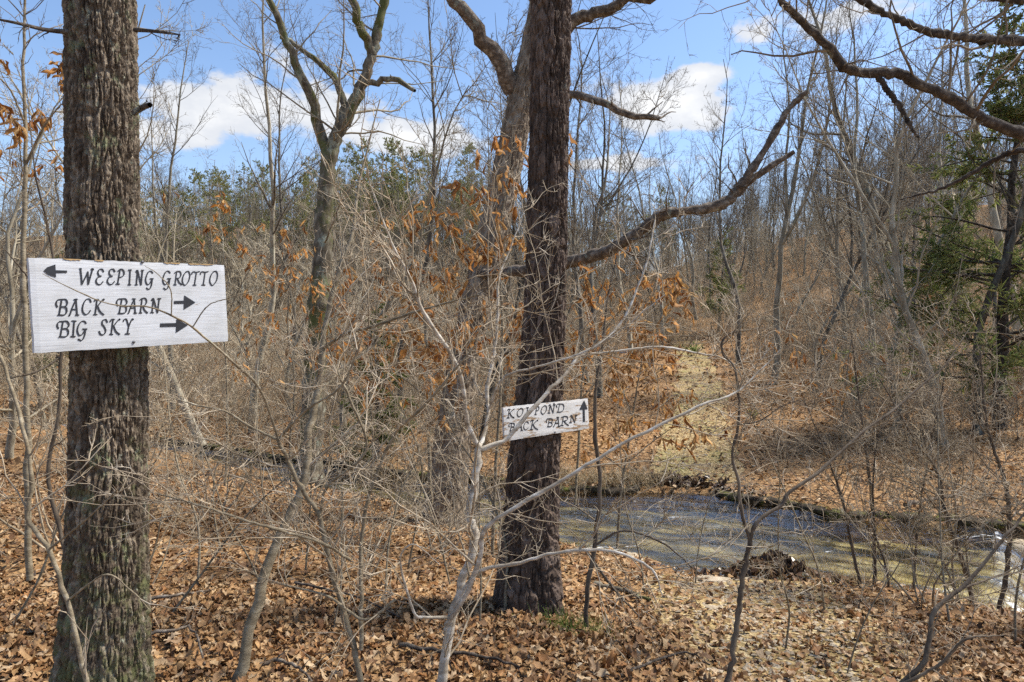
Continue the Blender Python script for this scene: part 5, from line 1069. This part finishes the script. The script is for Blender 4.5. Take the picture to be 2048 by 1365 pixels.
BEECH = [
    ('young beech with many orange leaves standing before the leaning oak', [[(862, 1010, 8.0, .028), (858, 900, 8.0, .025), (862, 780, 8.0, .022), (850, 650, 8.0, .018), (840, 520, 8.0, .013), (850, 400, 8.0, .006)],
      [(860, 800, 8.0, .012), (760, 720, 7.8, .008), (690, 690, 7.6, .004)], [(860, 760, 8.0, .012), (940, 680, 7.8, .009), (1010, 640, 7.6, .004)]], 210, .14, lambda x, y: 400 < y < 860),
    ('young beech with orange leaves close behind the left side of the pine', [[(985, 1110, 6.4, .022), (990, 960, 6.4, .019), (1000, 800, 6.4, .016), (1005, 650, 6.4, .013), (1000, 480, 6.4, .010), (1020, 330, 6.4, .005), (1025, 250, 6.4, .003)],
      [(1000, 760, 6.4, .010), (930, 700, 6.3, .008), (860, 640, 6.2, .003)], [(1002, 560, 6.4, .009), (950, 470, 6.3, .007), (890, 390, 6.2, .003)]], 170, .115, lambda x, y: 270 < y < 800),
    ('low beech with orange leaves hanging over the water right of the pine', [[(1235, 1098, 7.9, .020), (1240, 1000, 7.9, .018), (1255, 900, 7.9, .015), (1270, 800, 7.9, .011), (1290, 680, 7.9, .007), (1300, 560, 7.9, .003)],
      [(1250, 930, 7.9, .010), (1310, 880, 7.8, .008), (1370, 840, 7.7, .003)], [(1248, 940, 7.9, .010), (1190, 900, 7.8, .008), (1140, 880, 7.7, .003)], [(1262, 830, 7.9, .009), (1220, 700, 7.8, .006), (1190, 600, 7.7, .003)]], 200, .125, lambda x, y: 520 < y < 990),
    ('beech sapling with orange leaves right of the mossy tree', [[(742, 985, 9.6, .022), (746, 880, 9.6, .020), (740, 760, 9.6, .017), (752, 640, 9.6, .013), (760, 520, 9.6, .009), (770, 420, 9.6, .004)],
      [(745, 800, 9.6, .010), (800, 720, 9.4, .008), (860, 690, 9.2, .003)], [(748, 700, 9.6, .010), (690, 640, 9.5, .008), (640, 620, 9.4, .003)], [(752, 640, 9.6, .009), (820, 580, 9.4, .007), (880, 560, 9.2, .003)]], 200, .125, lambda x, y: 430 < y < 800),
    ('beech sapling with rusty leaves behind the right side of the pine', [[(1150, 1010, 9.9, .024), (1158, 880, 9.9, .021), (1165, 760, 9.9, .018), (1185, 640, 9.9, .014), (1215, 540, 9.9, .009), (1240, 440, 9.9, .004)],
      [(1160, 800, 9.9, .011), (1240, 720, 9.7, .008), (1310, 690, 9.5, .003)], [(1170, 720, 9.9, .011), (1250, 610, 9.7, .008), (1330, 560, 9.5, .003)]], 150, .13, lambda x, y: 480 < y < 900),
    ('leafy beech sapling close to the stream left of the leaning stem', [[(585, 1010, 9.8, .022), (580, 890, 9.8, .020), (590, 770, 9.8, .017), (575, 650, 9.8, .013), (585, 520, 9.8, .008), (590, 430, 9.8, .004)],
      [(585, 760, 9.8, .010), (520, 690, 9.6, .007), (460, 660, 9.4, .003)], [(580, 680, 9.8, .010), (640, 600, 9.6, .007), (690, 570, 9.4, .003)]], 90, .12, lambda x, y: 430 < y < 760),
    ('slim sapling with a few rusty leaves on the far bank right of the trail', [[(1690, 985, 13.0, .028), (1685, 900, 13.0, .024), (1690, 800, 13.0, .020), (1700, 700, 13.0, .014), (1720, 600, 13.0, .006)], [(1688, 830, 13.0, .012), (1620, 770, 12.8, .009), (1560, 720, 12.6, .004)]], 45, .17, lambda x, y: 640 < y < 830),
    ('slender sapling with scattered orange leaves behind the big sign edge', [[(450, 985, 10.5, .025), (455, 850, 10.5, .022), (450, 700, 10.5, .018), (430, 560, 10.5, .013), (420, 420, 10.5, .008), (430, 320, 10.5, .004)], [(450, 640, 10.5, .010), (500, 540, 10.3, .007), (560, 480, 10.1, .003)]], 60, .13, lambda x, y: 380 < y < 760),
]
for lb, st, n, size, wh in BEECH:
    n, size = min(298, int(n * 1.9)), size * 1.15
    root, a, b2 = sapling('beech_sapling', lb, st, M_GREYSAP, M_BROWNTWIG, rng, d1=6.5, d2=5, l1=(.35, .95), d3=2, cat='sapling', grow_from=.2, trop=.0, ang=(45, 85), rmin=.0025)
    hang_leaves(root, (np.concatenate([b2[0]]),), gl, n, size, wh)

# ------------------------------------------------------------------ gravel, stones, fallen sticks, dry grass, moss
def pebble(g):
    v = np.array([(1, 0, 0), (-1, 0, 0), (0, 1, 0), (0, -1, 0), (0, 0, 1), (0, 0, -1), (.6, .6, .5), (-.6, .6, .5), (.6, -.6, .5), (-.6, -.6, .5)], float)
    f = [(0, 6, 8), (0, 2, 6), (6, 2, 7), (2, 1, 7), (7, 1, 9), (1, 3, 9), (9, 3, 8), (3, 0, 8), (6, 7, 4), (7, 9, 4), (9, 8, 4), (8, 6, 4), (0, 5, 2), (2, 5, 1), (1, 5, 3), (3, 5, 0)]
    return v + g.normal(size=v.shape) * .1, np.array(f)
def gravel():
    g = np.random.default_rng(61); mb = MB(); V0, Fc = pebble(g)
    def put(X, Y, s):
        n = len(X); V = V0[None] * (1 + .25 * g.normal(size=(n, len(V0), 1))) * (s * g.uniform(.5, 1.6, n))[:, None, None] * np.array([1.2, 1, .5]); a = g.uniform(0, 6.28, n); c, q = np.cos(a)[:, None], np.sin(a)[:, None]
        V = np.stack([V[..., 0] * c - V[..., 1] * q, V[..., 0] * q + V[..., 1] * c, V[..., 2]], -1) + np.stack([X, Y, hgt(X, Y) + .016], -1)[:, None]
        mb.add(V.reshape(-1, 3), (Fc[None] + (np.arange(n) * len(V0))[:, None, None]).reshape(-1, 3))
    n = 1700; Y = g.uniform(2.6, 7.2, n); X = np.interp(Y, [-3, 2.5, 4, 6, 7.2], [1.5, 1.7, 1.8, 2.1, 2.3]) + g.normal(size=n) * .5; k = Y < nearY(X) - .02; put(X[k], Y[k], .014)
    n = 800; Y = g.uniform(11.8, 34, n); X = pathX(Y) + g.normal(size=n) * .55; k = Y > farY(X) + .05; put(X[k], Y[k], .02)
    tag(mb.build('gravel', M_STONE, smooth=False), 'loose pale gravel on the trail at both banks', 'gravel', kind='stuff')
gravel()
def stone(px, py, Y, sx, sy, sz, lb, seed):
    g = np.random.default_rng(seed); c = at(px, py, Y); z = G(c[0], Y); nth, nr = 18, 6; V = []
    for i in range(nr):
        ph = math.pi / 2 * i / (nr - 1)
        for k in range(nth):
            t = 2 * math.pi * k / nth; rr = (1 + .14 * math.sin(2 * t + seed) + .10 * math.sin(5 * t + seed * 2)) * math.cos(ph) ** .6 if i < nr - 1 else 0
            V.append((sx * rr * math.cos(t), sy * rr * math.sin(t), sz * math.sin(ph) ** .7 - .02 + g.normal() * sz * .05))
    q = [(i * nth + k, i * nth + (k + 1) % nth, (i + 1) * nth + (k + 1) % nth, (i + 1) * nth + k) for i in range(nr - 1) for k in range(nth)]
    b = MB(); b.add(V, q); o = b.build('flat_stone', M_STONE); o.location = (c[0], Y, z); o.rotation_euler = (0, 0, g.uniform(-.3, .3)); tag(o, lb, 'stone', 'flat stones by the stream')
stone(1425, 1228, 5.6, .26, .14, .03, 'broad flat grey stone lying in the near trail', 3)
stone(1405, 1172, 6.9, .34, .12, .05, 'pale ledge stone at the near water edge left of the leaf heap', 4)
stone(1255, 1095, 8.0, .20, .10, .10, 'small stone sticking out of the stream near the pine', 5)
stone(1618, 1250, 4.9, .045, .04, .03, 'little dark rounded stone on the leaves below the leaf heap', 6)
stone(2000, 1080, 9.0, .34, .2, .22, 'wet boulder making the far rapids at the right edge', 7)
stone(2040, 1068, 9.1, .3, .2, .26, 'dark boulder against the far bank at the right edge', 8)
stone(1290, 1165, 6.6, .12, .07, .04, 'greenish stone on the leaves right of the pine', 9)
def stick(lb, pl, r0, mat, seed, br=3):
    g = np.random.default_rng(seed); pts = []
    for px, py, lift in pl:                                   # lie on the ground under that picture point
        Y = 3.0
        for _ in range(40):
            X = (px - 1024) / F * Y; z = G(X, Y) + lift; Y = .5 * Y + .5 * min(max((CAMH - z) * F / max(py - 682.5, 60), 2.2), 14)
        pts.append((X, Y, G(X, Y) + lift))
    P = catmull(pts, 16)[None]; P = jitter(P, g, r0 * .35); r_ = r0 * np.linspace(1, .45, 16)[None]
    base = tuple(pts[0]); b = MB(); tubes(b, P, r_, 7); s = sprout(g, P, r_, br, tr=(.2, 1), length=(.15, .4), n=5, wander=.2, trop=.02); tubes_at(b, s, 4); tubes_at(b, sprout(g, *s, 2, length=(.3, .6), n=4, wander=.2), 3)
    o = b.build('fallen_branch', mat, None, base); o.location = base; tag(o, lb, 'branch', 'fallen branches on the leaves')
stick('grey stick lying right of the furrowed trunk', [(300, 1198, .05), (360, 1190, .06), (420, 1180, .05)], .014, M_LIMB, 1)
stick('forked stick in front of the furrowed trunk on its right', [(295, 1268, .05), (345, 1262, .06), (385, 1258, .06), (410, 1330, .05)], .012, M_LIMB, 2)
stick('mossy broken stick on the leaves right of the pine', [(1190, 1168, .04), (1240, 1180, .05), (1300, 1200, .05)], .028, M_MOSSY, 3, 0)
stick('long dark stick under the pale shrub', [(800, 1290, .05), (880, 1302, .06), (960, 1310, .06), (1040, 1335, .05)], .014, M_DARKLIMB, 4)
stick('thin stick lying at the foot of the twin stemmed shrub', [(590, 1165, .06), (650, 1178, .06), (720, 1195, .05), (800, 1235, .05)], .011, M_DARKLIMB, 5)
stick('pale log across the leaves on the bank above the far water edge', [(1810, 1010, .12), (1860, 1000, .14), (1920, 990, .12)], .035, M_LIMB, 6, 0)
stick('curved stick near the bottom edge under the leaning stem', [(520, 1330, .05), (560, 1320, .07), (600, 1335, .07), (625, 1365, .05)], .013, M_LIMB, 7)
stick('dark stick lying across the near trail', [(1240, 1352, .04), (1290, 1330, .05), (1370, 1305, .05), (1420, 1330, .04)], .010, M_DARKLIMB, 8)
def blades(name, lb, pts, g, n, h, mat, w=.0028, spread=.16, cat='grass'):
    mb = MB(); c = pts[g.integers(0, len(pts), n)]; X = c[:, 0] + g.normal(size=n) * spread; Y = c[:, 1] + g.normal(size=n) * spread * .7; Z = hgt(X, Y)
    d = unit(np.c_[g.normal(size=(n, 2)) * .38, np.ones(n)]); L = h * g.uniform(.4, 1.2, n); m = 5; P = np.empty((n, m, 3)); P[:, 0] = np.c_[X, Y, Z - .01]
    for j in range(1, m): d = unit(d + g.normal(size=(n, 3)) * .12 + np.array([0, 0, -.12])); P[:, j] = P[:, j - 1] + d * (L / (m - 1))[:, None]
    tubes(mb, P, np.full((n, m), w) * np.linspace(1, .3, m), 3); tag(mb.build(name, mat), lb, cat, kind='stuff')
g_ = np.random.default_rng(71)
xx = np.linspace(2.6, 4.7, 40); blades('dry_grass', 'pale dry stalks along the near bank before the rapids', np.c_[xx, nearY(xx) - .12], g_, 240, .45, M_DRYGRASS)
xx = np.linspace(.4, 2.6, 40); blades('dry_grass', 'tan grass hanging over the far bank left of the trail', np.c_[xx, farY(xx) + .25], g_, 1100, .38, M_DRYGRASS, .004, .22)
blades('grass', 'thin green grass tuft at the right foot of the pine', np.array([[.45, 4.75], [.55, 4.6], [.35, 4.7]]), g_, 320, .16, M_GREENF, .0014, .10)
xx = np.linspace(3.6, 8.5, 60); blades('moss', 'green moss along the dark lip of the far bank', np.c_[xx, farY(xx) + .10], g_, 1500, .035, M_MOSSY_CL, .006, .07, 'moss')
xx = np.linspace(-7, .8, 60); blades('moss', 'dull green moss on the far bank behind the leaning oak', np.c_[xx, farY(xx) + .10], g_, 900, .035, M_MOSSY_CL, .006, .07, 'moss')
blades('moss', 'moss patches creeping around the foot of the plated pine', np.array([[.0, 4.85], [.35, 4.88], [.05, 4.9]]), g_, 500, .04, M_MOSSY_CL, .003, .07, 'moss')
bpy.context.view_layer.update()
